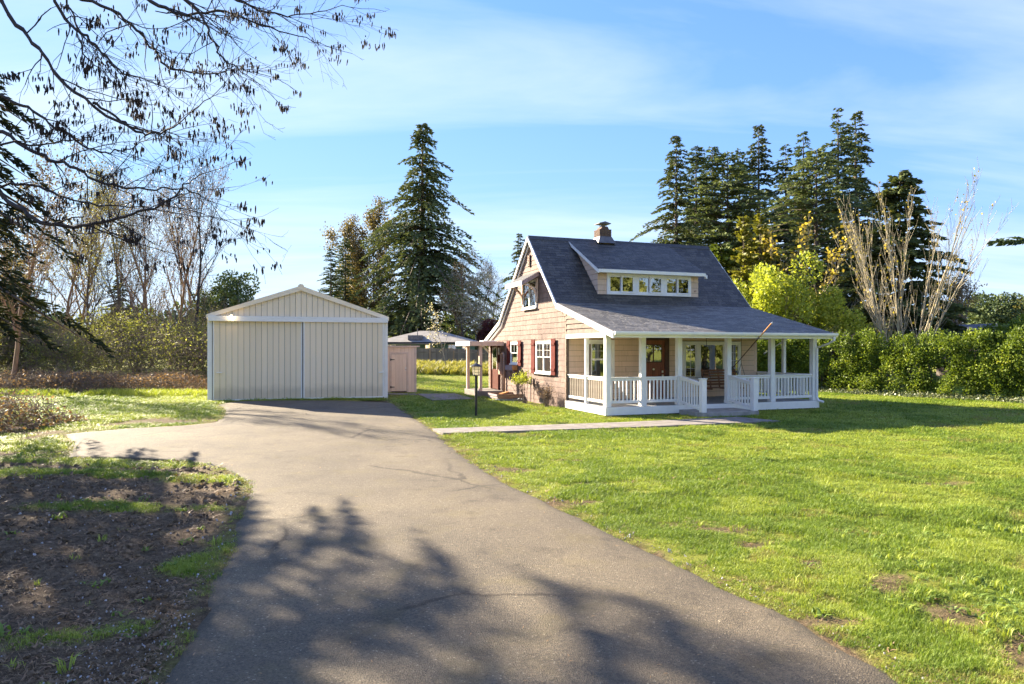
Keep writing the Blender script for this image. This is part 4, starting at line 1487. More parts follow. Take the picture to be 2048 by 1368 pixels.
def ribbed(w, h0, h1=None, hp=None):
    """one steel panel: flat pan with a high rib on its left edge and a small one mid way; top may slope"""
    prof = [(.012, .0), (.013, -.03), (.034, -.03), (.042, -.002), (w * .40, -.002), (w * .42, -.006), (w * .46, -.006), (w * .48, -.002),
            (w * .70, -.002), (w * .72, -.006), (w * .76, -.006), (w * .78, -.002), (w, -.002)]
    mb = MB()
    ht = lambda x: h0 + ((h1 if h1 is not None else h0) - h0) * x / w
    for (xa, ya), (xb, yb) in zip(prof[:-1], prof[1:]):
        mb.quad((xa, ya, 0), (xb, yb, 0), (xb, yb, ht(xb)), (xa, ya, ht(xa)))
    return mb


PNL = .205
DH = 2.83
for nm, x0, x1, yy in (('left', .16, 3.235, -.035), ('right', 3.27, 6.24, -.115)):  # gap beside the right door bares dark backing, standing for its edge shadow
    d = empty('sliding_door', (x0, yy, .02), 0, gar)
    d['label'] = 'left sliding door, set back behind the other' if nm == 'left' else 'right sliding door, running in front'
    n = 15 if nm == 'left' else 14
    wv = (x1 - x0 - .06) / n
    me = ribbed(wv, DH).mesh('panel'); me.materials.append(M['gpanel'])
    for i in range(n):
        link('panel', me, None, d, (.03 + i * wv, -.003, .03))
    for xa, xb in ((0, .045), (x1 - x0 - .045, x1 - x0)):
        MB().box(xa, xb, -.03, .03, 0, DH + .03).build('edge_trim', M['gtrim'], d)
    MB().box(0.033, x1 - x0 - .033, -.028, .02, -.02, .028).build('bottom_trim', M['gtrim'], d)
    MB().box(.033, x1 - x0 - .033, .0, .02, .028, DH + .03).build('door_back', M['backing'], d)
    hx = .12 if nm == 'left' else x1 - x0 - .20
    hz = .98 if nm == 'left' else .93
    hb = MB().box(hx, hx + .2, -.075, -.028, hz, hz + .035)
    hb.build('handle', M['gtrim'], d, bevel=.005)
MB().box(.02, GW + .01, -.19, -.01, 2.87, 3.06).build('track_header', M['gheader'], gar, bevel=.006)
MB().box(-.02, .13, -.035, .0, -.1, 2.868).build('corner_trim', M['gtrim'], gar)
MB().box(GW - .12, GW + .02, -.035, .0, -.1, 2.868).build('corner_trim', M['gtrim'], gar)
MB().box(-.02, .0, .0, .12, -.1, GE).build('corner_trim', M['gtrim'], gar)
MB().box(GW, GW + .02, .0, .12, -.1, GE).build('corner_trim', M['gtrim'], gar)
gx_ = lambda x: GE + (GP - .06 - GE) * (1 - abs(x - GW / 2) / (GW / 2)) - .03
n = 32
wv = GW / n
for i in range(n):
    x0 = i * wv
    h0, h1 = gx_(x0) - 3.062, gx_(x0 + wv) - 3.062
    if min(h0, h1) < 0.005: continue
    ribbed(wv, h0, h1).build('gable_panel', M['gsheet'], gar, (x0, .015, 3.064))
sl_ = math.atan2(GP - GE, GW / 2)
for sgn in (-1, 1):
    xe = GW / 2 + sgn * (GW / 2 + .06)
    MB().prism([(GW / 2, GP - .02), (xe, GE - .02), (xe, GE + .04), (GW / 2, GP + .04)], -.04, GDp + .05).build('roof_sheet', M['gsheet'], gar)
    MB().prism([(GW / 2 + sgn * .002, GP - .14), (xe, GE - .10), (xe, GE + .046), (GW / 2 + sgn * .002, GP + .046)], -.075, -.041).build('rake_trim', M['gsheet'], gar)
MB().tube([(GW / 2, -.09, GP - .01), (GW / 2, GDp + .05, GP - .01)], .12, 12).build('ridge_cap', M['gsheet'], gar)
gl = MB().box(.76, .84, -.25, -.191, 3.0, 3.10).build('flood_light', M['gtrim'], gar, bevel=.01)
em, nt_, b_ = new_mat('lit_bulb')
b_.inputs['Base Color'].default_value = (1, .85, .6, 1)
b_.inputs['Emission Color'].default_value = (1, .78, .45, 1); b_.inputs['Emission Strength'].default_value = 6
MB().tube([(.80, -.26, 3.05), (.80, -.32, 3.0)], [.035, .06], 12).build('lit_bulb', em, gl)

# ------------------------------------------------------------------ shed against the garage
so = from_gar(GW + .03, 3.3)
shed = empty('shed', (so[0], so[1], float(gz(so[0], so[1])) - .02), GA)
tag(shed, 'small peach lean-to shed with boarded door beside the garage', 'shed')
SWD, SH = 1.62, 1.98
MB().box(.0, SWD, .03, 1.3, 0, SH - .04).build('shed_core', M['backing'], shed)
for x0, x1, z0, z1 in [(0, .18, .0, SH), (.18, .36, 0, SH), (.36, .50, 0, SH)] + [(.50 + i * .165, .50 + (i + 1) * .165, 1.76, SH) for i in range(5)] + [(1.325, 1.47, 0, SH), (1.47, SWD, 0, SH)]:
    MB().box(x0 + .003, x1 - .003, .0, .028, z0, z1).build('board', M['shed'], shed)
MB().box(SWD + .0, SWD + .03, .0, 1.3, 0, SH - .03).build('side_board', M['shed'], shed)
MB().box(SWD - .03, SWD + .06, -.022, -.001, .0, SH).build('corner_board', M['shedtrim'], shed)
MB().box(-.02, SWD + .2, -.06, 1.4, SH, SH + .07).build('shed_roof', M['shedtrim'], shed)
for x0, x1, z0, z1 in ((.50, .575, 0, 1.76), (1.25, 1.325, 0, 1.76), (.575, 1.25, 1.69, 1.76)):
    MB().box(x0, x1, -.022, .0, z0, z1).build('door_trim', M['shedtrim'], shed)
sdr = empty('shed_door', (.58, 0, .06), 0, shed)
for i in range(4):
    MB().box(i * .166 + .002, (i + 1) * .166 - .002, -.014, .012, 0, 1.62).build('board', M['shed'], sdr)
for z in (.18, 1.38):
    MB().prism([(-.05, z - .04), (-.01, z - .05), (-.01, z - .02), (.14, z - .012), (.14, z + .012), (-.01, z + .02), (-.01, z + .05), (-.05, z + .04)][::-1], -.03, -.0225).build('hinge', M['black'], sdr)
MB().box(.60, .70, -.045, -.015, .92, .96).build('latch', M['shedtrim'], sdr)
MB().box(.61, .64, -.035, -.0145, .88, 1.06).build('latch_plate', M['gtrim'], sdr)

# ------------------------------------------------------------------ lamp post
lx, ly = -1.07, 20.35
lamp = empty('lamp_post', (lx, ly, float(gz(lx, ly))), R(12))
tag(lamp, 'black garden lamp post with frosted glass lantern on the lawn', 'lamp post')
MB().tube([(0, 0, 0), (0, 0, 1.22)], .04, 12).build('pole', M['black'], lamp)
lan = empty('lantern', (0, 0, 1.22), 0, lamp)
lan.scale = (1.15, 1.15, 1.15)
g = MB()
for i in range(6):
    a, b2 = i * math.pi / 3, (i + 1) * math.pi / 3
    g.quad((.085 * math.cos(a), .085 * math.sin(a), .02), (.085 * math.cos(b2), .085 * math.sin(b2), .02), (.115 * math.cos(b2), .115 * math.sin(b2), .24), (.115 * math.cos(a), .115 * math.sin(a), .24))
g.build('lantern_glass', M['lampglass'], lan)
MB().tube([(0, 0, .0), (0, 0, .02)], .09, 12).build('lantern_base', M['black'], lan)
MB().tube([(0, 0, .24), (0, 0, .255), (0, 0, .30), (0, 0, .32), (0, 0, .345)], [.165, .16, .08, .035, .01], 12).build('lantern_cap', M['black'], lan)
for i in range(6):
    a = i * math.pi / 3
    MB().beam((.09 * math.cos(a), .09 * math.sin(a), .02), (.12 * math.cos(a), .12 * math.sin(a), .24), .007, .007, (1, .2, 0)).build('cage_bar', M['black'], lan)
hp = MB()
for zz, rr in ((.09, .098), (.17, .108)):
    pts = [(rr * math.cos(i * math.pi / 3), rr * math.sin(i * math.pi / 3), zz) for i in range(7)]
    hp.tube(pts, .005, 4)
hp.build('cage_ring', M['black'], lan)

# ------------------------------------------------------------------ raised bed with hose at the gable wall
bo = from_house(-1.0, 7.0)
bed = empty('raised_bed', (bo[0], bo[1], float(gz(bo[0], bo[1]))), HA)
tag(bed, 'weathered wooden planter box lying at the foot of the gable wall', 'planter')
for i, zz in enumerate((.0, .085, .17)):
    o_ = i * .025
    MB().box(-o_, 1.0 + o_, -.03 - o_, .0 - o_, zz, zz + .08).build('board', M['plank'], bed)
    MB().box(-o_, 1.0 + o_, 1.1 + o_, 1.13 + o_, zz, zz + .08).build('board', M['plank'], bed)
    MB().box(-.03 - o_, .0 - o_, -.03, 1.13, zz, zz + .08).build('board', M['mauve'], bed)
    MB().box(1.0 + o_, 1.03 + o_, -.03, 1.13, zz, zz + .08).build('board', M['plank'], bed)
MB().box(.01, .99, .01, 1.09, .0, .14).build('soil', M['dark'], bed)
MB().beam((.1, .1, .26), (.7, .9, .28), .12, .03).build('loose_plank', M['orange_wood'], bed)
hs_ = MB()
pts = []
for i in range(40):
    a = i * .5
    r = .35 + .05 * math.sin(i * 1.7)
    pts.append((.6 * math.cos(a) * (.7 + .02 * i) * .8, .22 * math.sin(a), .02 + .012 * (i % 7)))
pts += [(.75, .1, .05), (.85, .4, .25), (.95, .5, .5)]
ho = from_house(-.75, 6.55)
hsh = hs_.tube(pts, .014, 6).build('garden_hose', M['hose'], None, (ho[0], ho[1], float(gz(ho[0], ho[1])) + .01), (0, 0, HA), smooth=True)
tag(hsh, 'coiled grey-green garden hose lying beside the planter box', 'hose')

# ------------------------------------------------------------------ neighbour's house and board fence
NY = 68.0
nb = empty('neighbour_house', (-8.2, NY, 0), R(4))
tag(nb, 'low teal house with tan hip roof behind the board fence', 'house')
MB().box(-5.0, 4.5, .35, 7.5, 0, 2.55).build('wall', M['nwall'], nb)
nr = MB()
e = [(-5.8, -.25, 2.52), (5.2, -.25, 2.52), (5.2, 7.8, 2.52), (-5.8, 7.8, 2.52)]
ra, rb = (-1.2, 3.8, 3.75), (.9, 3.8, 3.75)
nr.poly([e[0], e[1], rb, ra]); nr.poly([e[1], e[2], rb]); nr.poly([e[2], e[3], ra, rb]); nr.poly([e[3], e[0], ra])
nr.poly([e[3], e[2], e[1], e[0]])
nrr = nr.build('roof', M['nroof'], nb)
MB().prism([(-2.2, 2.75), (-.75, 2.75), (-.75, 3.22), (-2.2, 3.22)], .3, 1.9).build('roof_box', M['metal'], nrr)
MB().tube([(-1.3, 1.2, 3.0), (-1.3, 1.2, 3.95)], .04, 8).build('vent_pipe', M['metal'], nrr)
MB().tube([(4.6, 1.0, 2.6), (4.6, 1.0, 3.3)], .035, 8).build('vent_pipe', M['metal'], nrr)
MB().box(-5.82, 5.22, -.31, -.255, 2.38, 2.54).build('gutter', M['dark'], nrr)
MB().prism([(-5.0, 2.3), (1.4, 2.4), (1.4, 2.35), (-5.0, 2.25)], -3.0, -.32).build('carport_roof', M['nroof'], nb)
for x in (-4.8, -1.7, 1.3):
    MB().box(x - .05, x + .05, -2.95, -2.85, 0, 2.27).build('carport_post', M['fencepost'], nb)
for x in (-4.2, -.5, 1.8, 3.2):
    wv_ = MB(); wv_.box(x, x + .8, .27, .34, 1.5, 2.3)
    wv_ = wv_.build('window', M['white'], nb)
    MB().box(x + .07, x + .37, .25, .269, 1.57, 2.23).build('pane', M['glass'], wv_)
    MB().box(x + .43, x + .73, .25, .269, 1.57, 2.23).build('pane', M['glass'], wv_)

fn = empty('board_fence', (-12, 63, 0), R(3))
tag(fn, 'grey weathered board fence at the back of the yard', 'fence')
me = MB().box(-.07, .07, -.012, .012, .05, 1.9).mesh('board'); me.materials.append(M['fence'])
for i in range(120):
    o = link('board', me, None, fn, (i * .147, 0, float(gz(-12 + i * .147, 63)) + random.uniform(-.03, .03)))
for i in range(9):
    z0 = float(gz(-12 + i * 2.2, 63))
    MB().box(i * 2.2 - .06, i * 2.2 + .06, -.14, -.02, z0, z0 + 1.75).build('post', M['fencepost'], fn)
    for zz in (.4, 1.5):
        MB().box(i * 2.2 - 0.0, i * 2.2 + 2.19, -.06, -.015, z0 + zz, z0 + zz + .1).build('rail', M['fence'], fn)

# ------------------------------------------------------------------ vegetation generators
def conifer_meshes(name, H, Rb, mat, seed, base=.05, dens=1.0, droop=.35, spray=.45, sw=.10, taper=1.0, nb=None, gap=0.0, up=0.25, jag=.35, hang=.45):
    """returns (trunk mesh, crown mesh)"""
    r = np.random.default_rng(seed)
    tr = seg_tubes(*trunk_pts(H, .018 * H, r))
    tme = fast_mesh(name + '_trunk', tr[0], tr[1], smooth=True)
    nb = nb or int(H * 15 * dens)
    zf = base + (1 - base) * r.random(nb) ** .92
    z = zf * H
    prof = np.clip((1 - zf), 0, 1) ** taper
    az = r.random(nb) * 2 * math.pi
    lump = .7 + .6 * vnoise(zf * H * .55, az * 1.1 + seed, seed)
    L = Rb * (prof * .97 + .03) * lump * (1 + r.normal(0, jag * .45, nb)).clip(.45, 1.5)
    dirh = np.stack([np.cos(az), np.sin(az), np.zeros(nb)], 1)
    P = []; D = []; Wd = []; LL = []; VV = []
    bs0 = []; bs1 = []; br = []
    for i in range(nb):
        m = max(6, int(L[i] / spray * 15 * dens))
        s = np.sort(r.random(m) ** .62)
        s[-1] = 1
        drop = up * s - (up + droop) * s ** 2
        pos = dirh[i] * (s * L[i])[:, None] + np.array([0, 0, z[i]]) + np.stack([np.zeros(m), np.zeros(m), drop * L[i]], 1)
        side = np.cross(dirh[i], [0, 0, 1.])
        sg = r.choice([-1, 1], m)[:, None]
        f = r.uniform(.2, 1.0, m)[:, None]
        d = unit(dirh[i] * (1.1 - f * .7) + side * sg * f + np.stack([np.zeros(m), np.zeros(m), -hang * r.uniform(0, 1.4, m) + .12], 1) + r.normal(0, .18, (m, 3)))
        pos = pos + side * sg * (r.random(m)[:, None] * .16 * L[i] * (1 - s * .6)[:, None]) + r.normal(0, .04, (m, 3)) * spray
        P.append(pos); D.append(d)
        LL.append(spray * r.uniform(.55, 1.25, m) * (1.0 - .35 * s))
        VV.append(np.clip(.25 + .5 * s * r.uniform(.6, 1.2, m) + r.normal(0, .12, m), 0, 1))  # lit tips put into the colour: needles lighten outward along each branch
        q = np.array([0, .5, 1.]); dq = up * q - (up + droop) * q ** 2
        pp = dirh[i] * (q * L[i])[:, None] + np.array([0, 0, z[i]]) + np.stack([np.zeros(3), np.zeros(3), dq * L[i]], 1)
        bs0 += [pp[0], pp[1]]; bs1 += [pp[1], pp[2]]; br += [(.012 * L[i] + .01, .008 * L[i] + .006), (.008 * L[i] + .006, .004)]
    P = np.concatenate(P); D = np.concatenate(D); LL = np.concatenate(LL); VV = np.concatenate(VV)
    Wd = perp(D, r)
    V, F = leaf_quads(P, D, Wd, LL, LL * sw * 2.2)
    var = np.repeat(VV, 4)
    cme = fast_mesh(name + '_crown', V, F, var)
    cme.materials.append(mat)
    br = np.array(br)
    bv, bf = seg_tubes(np.array(bs0), np.array(bs1), br[:, 0], br[:, 1], 3)
    V2 = np.concatenate([tr[0], bv]); F2 = np.concatenate([tr[1], bf + len(tr[0])])
    tme = fast_mesh(name + '_trunk', V2, F2, smooth=True)
    tme.materials.append(M['bark'])
    return tme, cme


def trunk_pts(H, r0, r, n=8, lean=.0):
    z = np.linspace(-.15, H * .985, n + 1)
    xy = np.cumsum(r.normal(0, .01 * H / n, (n + 1, 2)), 0); xy -= xy[0]
    p = np.concatenate([xy * 0.3, z[:, None]], 1)
    rad = r0 * (1 - np.linspace(0, 1, n + 1) * .95)
    return p[:-1], p[1:], rad[:-1], rad[1:], 7


def thing_tree(name, label, cat, tme, cme, loc, rz=0, sc=1.0, group=None, sxy=None):
    e = empty(name, loc, rz)
    e.scale = (sxy or sc, sxy or sc, sc)
    tag(e, label, cat, group)
    if tme is not None: link('trunk', tme, None, e)
    if cme is not None: link('crown', cme, None, e)
    return e


def px(x, Y):
    """world x for a column of the photograph at distance Y"""
    return (x - 1024) / 1363.2 * Y


def hz_(y, Y):
    """height of a row of the photograph at distance Y"""
    return CAMH + (697.2 - y) * Y / 1363.2


def grow(seed, H, r0, spread=.5, levels=4, kids=(5, 5, 5, 4), lens=(.5, .5, .5, .5), up=.25, wig=.12, base=.25, stems=1, stem_spread=.12, minr=.006, nseg=(8, 5, 4, 3), leaner=(0, 0, 0), twist=1.0, start_dirs=None, trunk_frac=1.0):
    """bare branching skeleton; returns segment arrays and twig tips"""
    rr = random.Random(seed)
    S0 = []; S1 = []; A = []; B = []; tips = []; tipd = []

    def rv():
        return Vector((rr.gauss(0, 1), rr.gauss(0, 1), rr.gauss(0, 1)))

    def branch(p, d, L, r, lev):
        n = nseg[min(lev, len(nseg) - 1)]
        st = L / n
        pts = [p]
        rads = [r]
        for i in range(n):
            d = (d + rv() * wig + Vector((0, 0, up * (.25 if lev == 0 else 1) * .25))).normalized()
            p2 = p + d * st
            r2 = max(r * (1 - (i + 1) / n * .82), minr * .5)
            S0.append(tuple(p)); S1.append(tuple(p2)); A.append(rads[-1]); B.append(r2)
            p = p2
            pts.append(p); rads.append(r2)
            if lev >= levels - 2:
                tips.append(tuple(p)); tipd.append(tuple(d))
        if lev + 1 < levels:
            k = kids[min(lev, len(kids) - 1)]
            for j in range(k):
                f = (base if lev == 0 else .2) + (1 - (base if lev == 0 else .2)) * (j + rr.random()) / k
                f = min(f, .97)
                ii_ = min(int(f * n), n - 1)
                q = pts[ii_].lerp(pts[ii_ + 1], f * n - ii_)
                dd = (pts[ii_ + 1] - pts[ii_]).normalized()
                side = dd.cross(rv()).normalized()
                ang = spread * rr.uniform(.6, 1.25) * (1.0 if lev else (1.15 - .45 * f))
                cd = (dd * math.cos(ang) + side * math.sin(ang)).normalized()
                rl = rads[ii_] * rr.uniform(.42, .62)
                LL = L * lens[min(lev, len(lens) - 1)] * rr.uniform(.6, 1.15) * (1.15 - .55 * f)
                branch(q, cd, LL, max(rl, minr), lev + 1)

    for s in range(stems):
        if stems > 1:
            a = 2 * math.pi * (s + rr.random() * .6) / stems
            d = Vector((math.cos(a) * stem_spread * rr.uniform(.4, 1.4), math.sin(a) * stem_spread * rr.uniform(.4, 1.4), 1)).normalized()
            p0 = Vector((math.cos(a) * .12, math.sin(a) * .12, -.15))
            hh = H * rr.uniform(.75, 1.0)
        else:
            d = (Vector((0, 0, 1)) + Vector(leaner)).normalized(); p0 = Vector((0, 0, -.15)); hh = H
        branch(p0, d, hh * trunk_frac, r0 * (1 if stems == 1 else rr.uniform(.6, 1)), 0)
    return np.array(S0), np.array(S1), np.array(A), np.array(B), np.array(tips), np.array(tipd)


def bare_tree(name, seed, bark, leaf=None, nleaf=0, leafsize=.05, leafw=.35, jitter=.12, split_r=.03, thick=1.0, **kw):
    a, b, ra, rb, tips, tipd = grow(seed, **kw)
    ra = ra * thick; rb = rb * thick
    big = ra > split_r
    tme = cme = None
    v1, f1 = seg_tubes(a[big], b[big], ra[big], rb[big], 6)
    tme = fast_mesh(name + '_trunk', v1, f1, smooth=True); tme.materials.append(bark)
    sm = ~big
    v2, f2 = seg_tubes(a[sm], b[sm], ra[sm], rb[sm], 3)
    r = np.random.default_rng(seed)
    var = np.zeros(len(v2)); F = f2; V = v2
    cme = fast_mesh(name + '_twigs', V, F); cme.materials.append(bark)
    lme = None
    if leaf is not None and nleaf:
        k = r.integers(0, len(tips), nleaf)
        P = tips[k] + r.normal(0, jitter, (nleaf, 3))
        D = unit(r.normal(size=(nleaf, 3)) + np.array([0, 0, .3]))
        V, F = leaf_quads(P, D, perp(D, r), leafsize * r.uniform(.6, 1.3, nleaf), leafsize * leafw * r.uniform(.7, 1.2, nleaf))
        lme = fast_mesh(name + '_leaves', V, F, np.repeat(r.random(nleaf), 4)); lme.materials.append(leaf)
    return tme, cme, lme


def put_bare(name, label, cat, meshes, loc, rz=0, sc=1.0, group=None, sxy=None):
    e = empty(name, loc, rz)
    e.scale = (sxy or sc, sxy or sc, sc)
    tag(e, label, cat, group)
    link('trunk', meshes[0], None, e)
    link('crown', meshes[1], None, e)
    if meshes[2] is not None: link('leaves', meshes[2], None, e)
    return e


def blob_leaves(centers, radii, n, size, mat, name, seed, w=.4, upb=.25, inner=.35, squash=1.0, darkin=True):
    """leaves over lumps: centers (k,3), radii (k,)"""
    r = np.random.default_rng(seed)
    centers = np.asarray(centers, float); radii = np.asarray(radii, float)
    wts = radii ** 2; k = r.choice(len(radii), n, p=wts / wts.sum())
    d = rand_dirs(n, r)
    rad = radii[k] * (1 - inner * r.random(n) ** 1.6) * (1 + r.normal(0, .05, n))
    P = centers[k] + d * rad[:, None] * np.array([1, 1, squash])
    D = unit(d * .7 + rand_dirs(n, r) * .9 + np.array([0, 0, upb]))
    V, F = leaf_quads(P, D, perp(D, r), size * r.uniform(.6, 1.35, n), size * w * r.uniform(.7, 1.2, n))
    lum = vnoise(P[:, 0] * 2.3, P[:, 2] * 2.3 + P[:, 1], seed)
    var = np.clip(r.random(n) * .55 + lum * .5, 0, 1)
    me = fast_mesh(name, V, F, np.repeat(var, 4)); me.materials.append(mat)
    return me


def gpos(x, y): return (x, y, float(gz(x, y)))


# ------------------------------------------------------------------ conifers
CONS = {
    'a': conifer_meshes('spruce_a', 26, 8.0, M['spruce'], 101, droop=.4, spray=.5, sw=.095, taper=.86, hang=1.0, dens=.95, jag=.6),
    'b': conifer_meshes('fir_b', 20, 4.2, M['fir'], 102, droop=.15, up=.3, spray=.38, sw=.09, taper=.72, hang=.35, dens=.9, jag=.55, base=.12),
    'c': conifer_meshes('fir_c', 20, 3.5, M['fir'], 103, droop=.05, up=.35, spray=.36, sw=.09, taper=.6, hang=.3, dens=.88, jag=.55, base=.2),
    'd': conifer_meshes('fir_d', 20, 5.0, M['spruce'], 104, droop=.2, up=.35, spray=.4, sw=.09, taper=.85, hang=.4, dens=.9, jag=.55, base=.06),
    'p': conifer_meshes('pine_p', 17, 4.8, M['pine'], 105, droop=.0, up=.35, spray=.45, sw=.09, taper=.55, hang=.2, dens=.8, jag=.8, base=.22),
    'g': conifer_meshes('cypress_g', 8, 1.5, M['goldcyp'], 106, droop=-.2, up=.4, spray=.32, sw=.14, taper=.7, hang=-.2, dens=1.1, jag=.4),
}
# big spruce behind the garage
Y = 86
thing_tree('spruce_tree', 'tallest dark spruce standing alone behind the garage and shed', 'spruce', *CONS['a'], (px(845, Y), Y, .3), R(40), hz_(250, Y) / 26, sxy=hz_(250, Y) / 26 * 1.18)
for x, yt, Yd, kk, rz, lab in ((662, 500, 84, 'c', 10, 'thin dark spruce just left of the rusty tree, shorter of two'),
                               (690, 478, 88, 'c', 140, 'thin dark spruce beside the rusty tree, taller of two'),
                               (1040, 470, 60, 'd', 70, 'dark conifer peeking out behind the left gable of the cottage')):
    thing_tree('spruce_tree', lab, 'spruce', *CONS[kk], (px(x, Yd), Yd, .2), R(rz), hz_(yt, Yd) / 20)
row = [(1352, 268, 50, 'd', 0, 'leftmost tall conifer of the row behind the cottage roof'),
       (1392, 292, 54, 'c', 50, 'narrow conifer second from left in the row behind the roof'),
       (1424, 292, 58, 'c', 120, 'narrow conifer third from left in the row behind the roof'),
       (1456, 308, 53, 'p', 200, 'lighter olive conifer behind the dormer end of the roof'),
       (1478, 298, 60, 'b', 260, 'slim dark conifer between the olive one and the tall central spire'),
       (1517, 247, 56, 'd', 310, 'tall spired conifer at the middle of the row behind the roof'),
       (1572, 288, 58, 'b', 20, 'dark conifer just right of the tall middle spire'),
       (1607, 262, 60, 'b', 75, 'pointed dark conifer left of the twin tallest spires'),
       (1676, 214, 57, 'b', 150, 'left one of the twin tallest conifer spires'),
       (1712, 222, 59, 'd', 215, 'right one of the twin tallest conifer spires'),
       (1632, 298, 46, 'p', 30, 'pale green pine with drooping limbs in front of the dark conifers')]
for x, yt, Yd, kk, rz, lab in row:
    h0 = 17 if kk == 'p' else 20
    sc = hz_(yt, Yd) / h0
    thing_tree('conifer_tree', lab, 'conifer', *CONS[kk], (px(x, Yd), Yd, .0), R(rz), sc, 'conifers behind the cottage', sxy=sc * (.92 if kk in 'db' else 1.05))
Y = 42
big = conifer_meshes('spruce_r', 14, 5.0, M['spruce'], 107, droop=.1, up=.3, spray=.55, sw=.11, taper=.75, hang=.35, dens=1.15, jag=.45, base=.05)
thing_tree('conifer_tree', 'broad dark conifer behind the bare pale-stemmed tree', 'conifer', *big, (px(1800, Y), Y, 0), R(20), hz_(340, Y) / 14, 'conifers behind the cottage')
for x, yt, Yd, rz, lab in ((1487, 435, 40, 0, 'left of two golden-green cypresses beyond the roof'), (1520, 432, 41, 60, 'right of two golden-green cypresses beyond the roof')):
    thing_tree('golden_cypress', lab, 'cypress', *CONS['g'], (px(x, Yd), Yd, 0), R(rz), hz_(yt, Yd) / 8, 'golden cypresses beyond the roof')
Y = 43
ced = conifer_meshes('cedar_l', 7, 2.2, M['cedar'], 108, droop=.25, up=.45, spray=.4, sw=.14, taper=.35, hang=.15, dens=1.2, jag=.5, base=.1)
thing_tree('cedar_tree', 'bright yellow-green layered cedar at the right end of the roof', 'cedar', *ced, (px(1440, Y), Y, 0), 0, hz_(490, Y) / 7)
# near conifer at the left edge, its boughs hang into the picture
near = conifer_meshes('spruce_near', 13.5, 3.75, M['spruce_near'], 109, droop=.35, up=.3, spray=.26, sw=.07, taper=.55, hang=.75, dens=1.3, jag=.4, base=.22, nb=250)
thing_tree('spruce_tree', 'dark spruce at the left edge, boughs hanging into the picture', 'spruce', *near, gpos(-13.1, 13.4), R(55))
bough = conifer_meshes('fir_right', 12, 4.2, M['fir'], 110, droop=.25, up=.2, spray=.35, sw=.11, taper=.5, hang=.3, dens=1.1, jag=.2, nb=110, base=.35)
rf = thing_tree('fir_tree', 'dark fir at the right edge with one bough reaching in', 'fir', *bough, gpos(22.2, 22.6), R(200))
rf.rotation_euler = (0, 0, 0)
rb2 = np.random.default_rng(8)
n_ = 420
s_b = rb2.random(n_) ** .8
ax = np.stack([-6.35 * s_b, -.25 * s_b, 5.9 + .15 - .75 * s_b + .25 * s_b ** 2], 1)
sd2 = rb2.choice([-1, 1], n_)
dd_ = unit(np.stack([-np.ones(n_), sd2 * rb2.uniform(.2, 1.1, n_), rb2.uniform(-.9, .15, n_)], 1))
Vb, Fb = leaf_quads(ax + rb2.normal(0, .05, (n_, 3)), dd_, perp(dd_, rb2), .42 * rb2.uniform(.5, 1.2, n_) * (1.1 - .5 * s_b), .055)
bm_ = fast_mesh('long_bough', Vb, Fb, np.repeat(rb2.random(n_) * .7, 4)); bm_.materials.append(M['fir'])
link('bough', bm_, None, rf)

# ------------------------------------------------------------------ bare and budding trees behind
BT1 = bare_tree('cottonwood', 201, M['bark'], M['olive'], 3600, .13, .4, .3, H=15, r0=.17, spread=.62, levels=4, kids=(17, 9, 6), lens=(.42, .5, .5), up=.5, wig=.07, base=.22, minr=.012)
BT2 = bare_tree('grey_tree', 202, M['barkred'], M['bud'], 1800, .11, .4, .25, H=12, r0=.13, spread=.55, levels=4, kids=(15, 9, 6), lens=(.42, .52, .5), up=.5, wig=.08, base=.18, minr=.011)
BT3 = bare_tree('dark_forked_tree', 203, M['barkdark'], None, 0, H=10, r0=.12, spread=.5, levels=4, kids=(9, 7, 5), lens=(.6, .5, .5), up=.35, wig=.1, base=.38, minr=.010)
BT4 = bare_tree('reddish_tree', 204, M['barkred'], M['bud'], 2600, .12, .4, .2, H=9, r0=.12, spread=.55, levels=4, kids=(13, 8, 6), lens=(.5, .5, .5), up=.3, wig=.11, base=.2, minr=.011, leaner=(.28, 0, 0))
BT5 = bare_tree('rusty_tree', 205, M['barkred'], M['orange'], 9500, .26, .4, .4, H=16, r0=.18, spread=.55, levels=4, kids=(14, 8, 6), lens=(.42, .5, .5), up=.5, wig=.08, base=.1, minr=.014)
BT6 = bare_tree('fan_tree', 206, M['twig'], None, 0, H=9, r0=.13, spread=.36, levels=4, kids=(12, 8, 5), lens=(.6, .5, .5), up=.3, wig=.06, base=.12, minr=.010)
BT7 = bare_tree('young_tree', 207, M['barklight'], M['blossom'], 240, .10, .5, .1, H=4.4, r0=.05, spread=.75, levels=3, kids=(12, 6), lens=(.42, .5), up=.3, wig=.1, base=.25, minr=.010)
BT8 = bare_tree('blossom_tree', 208, M['bark'], M['blossom'], 5200, .20, .5, .3, H=7.5, r0=.14, spread=.75, levels=4, kids=(9, 6, 5), lens=(.55, .5, .5), up=.15, wig=.12, base=.25, minr=.012)
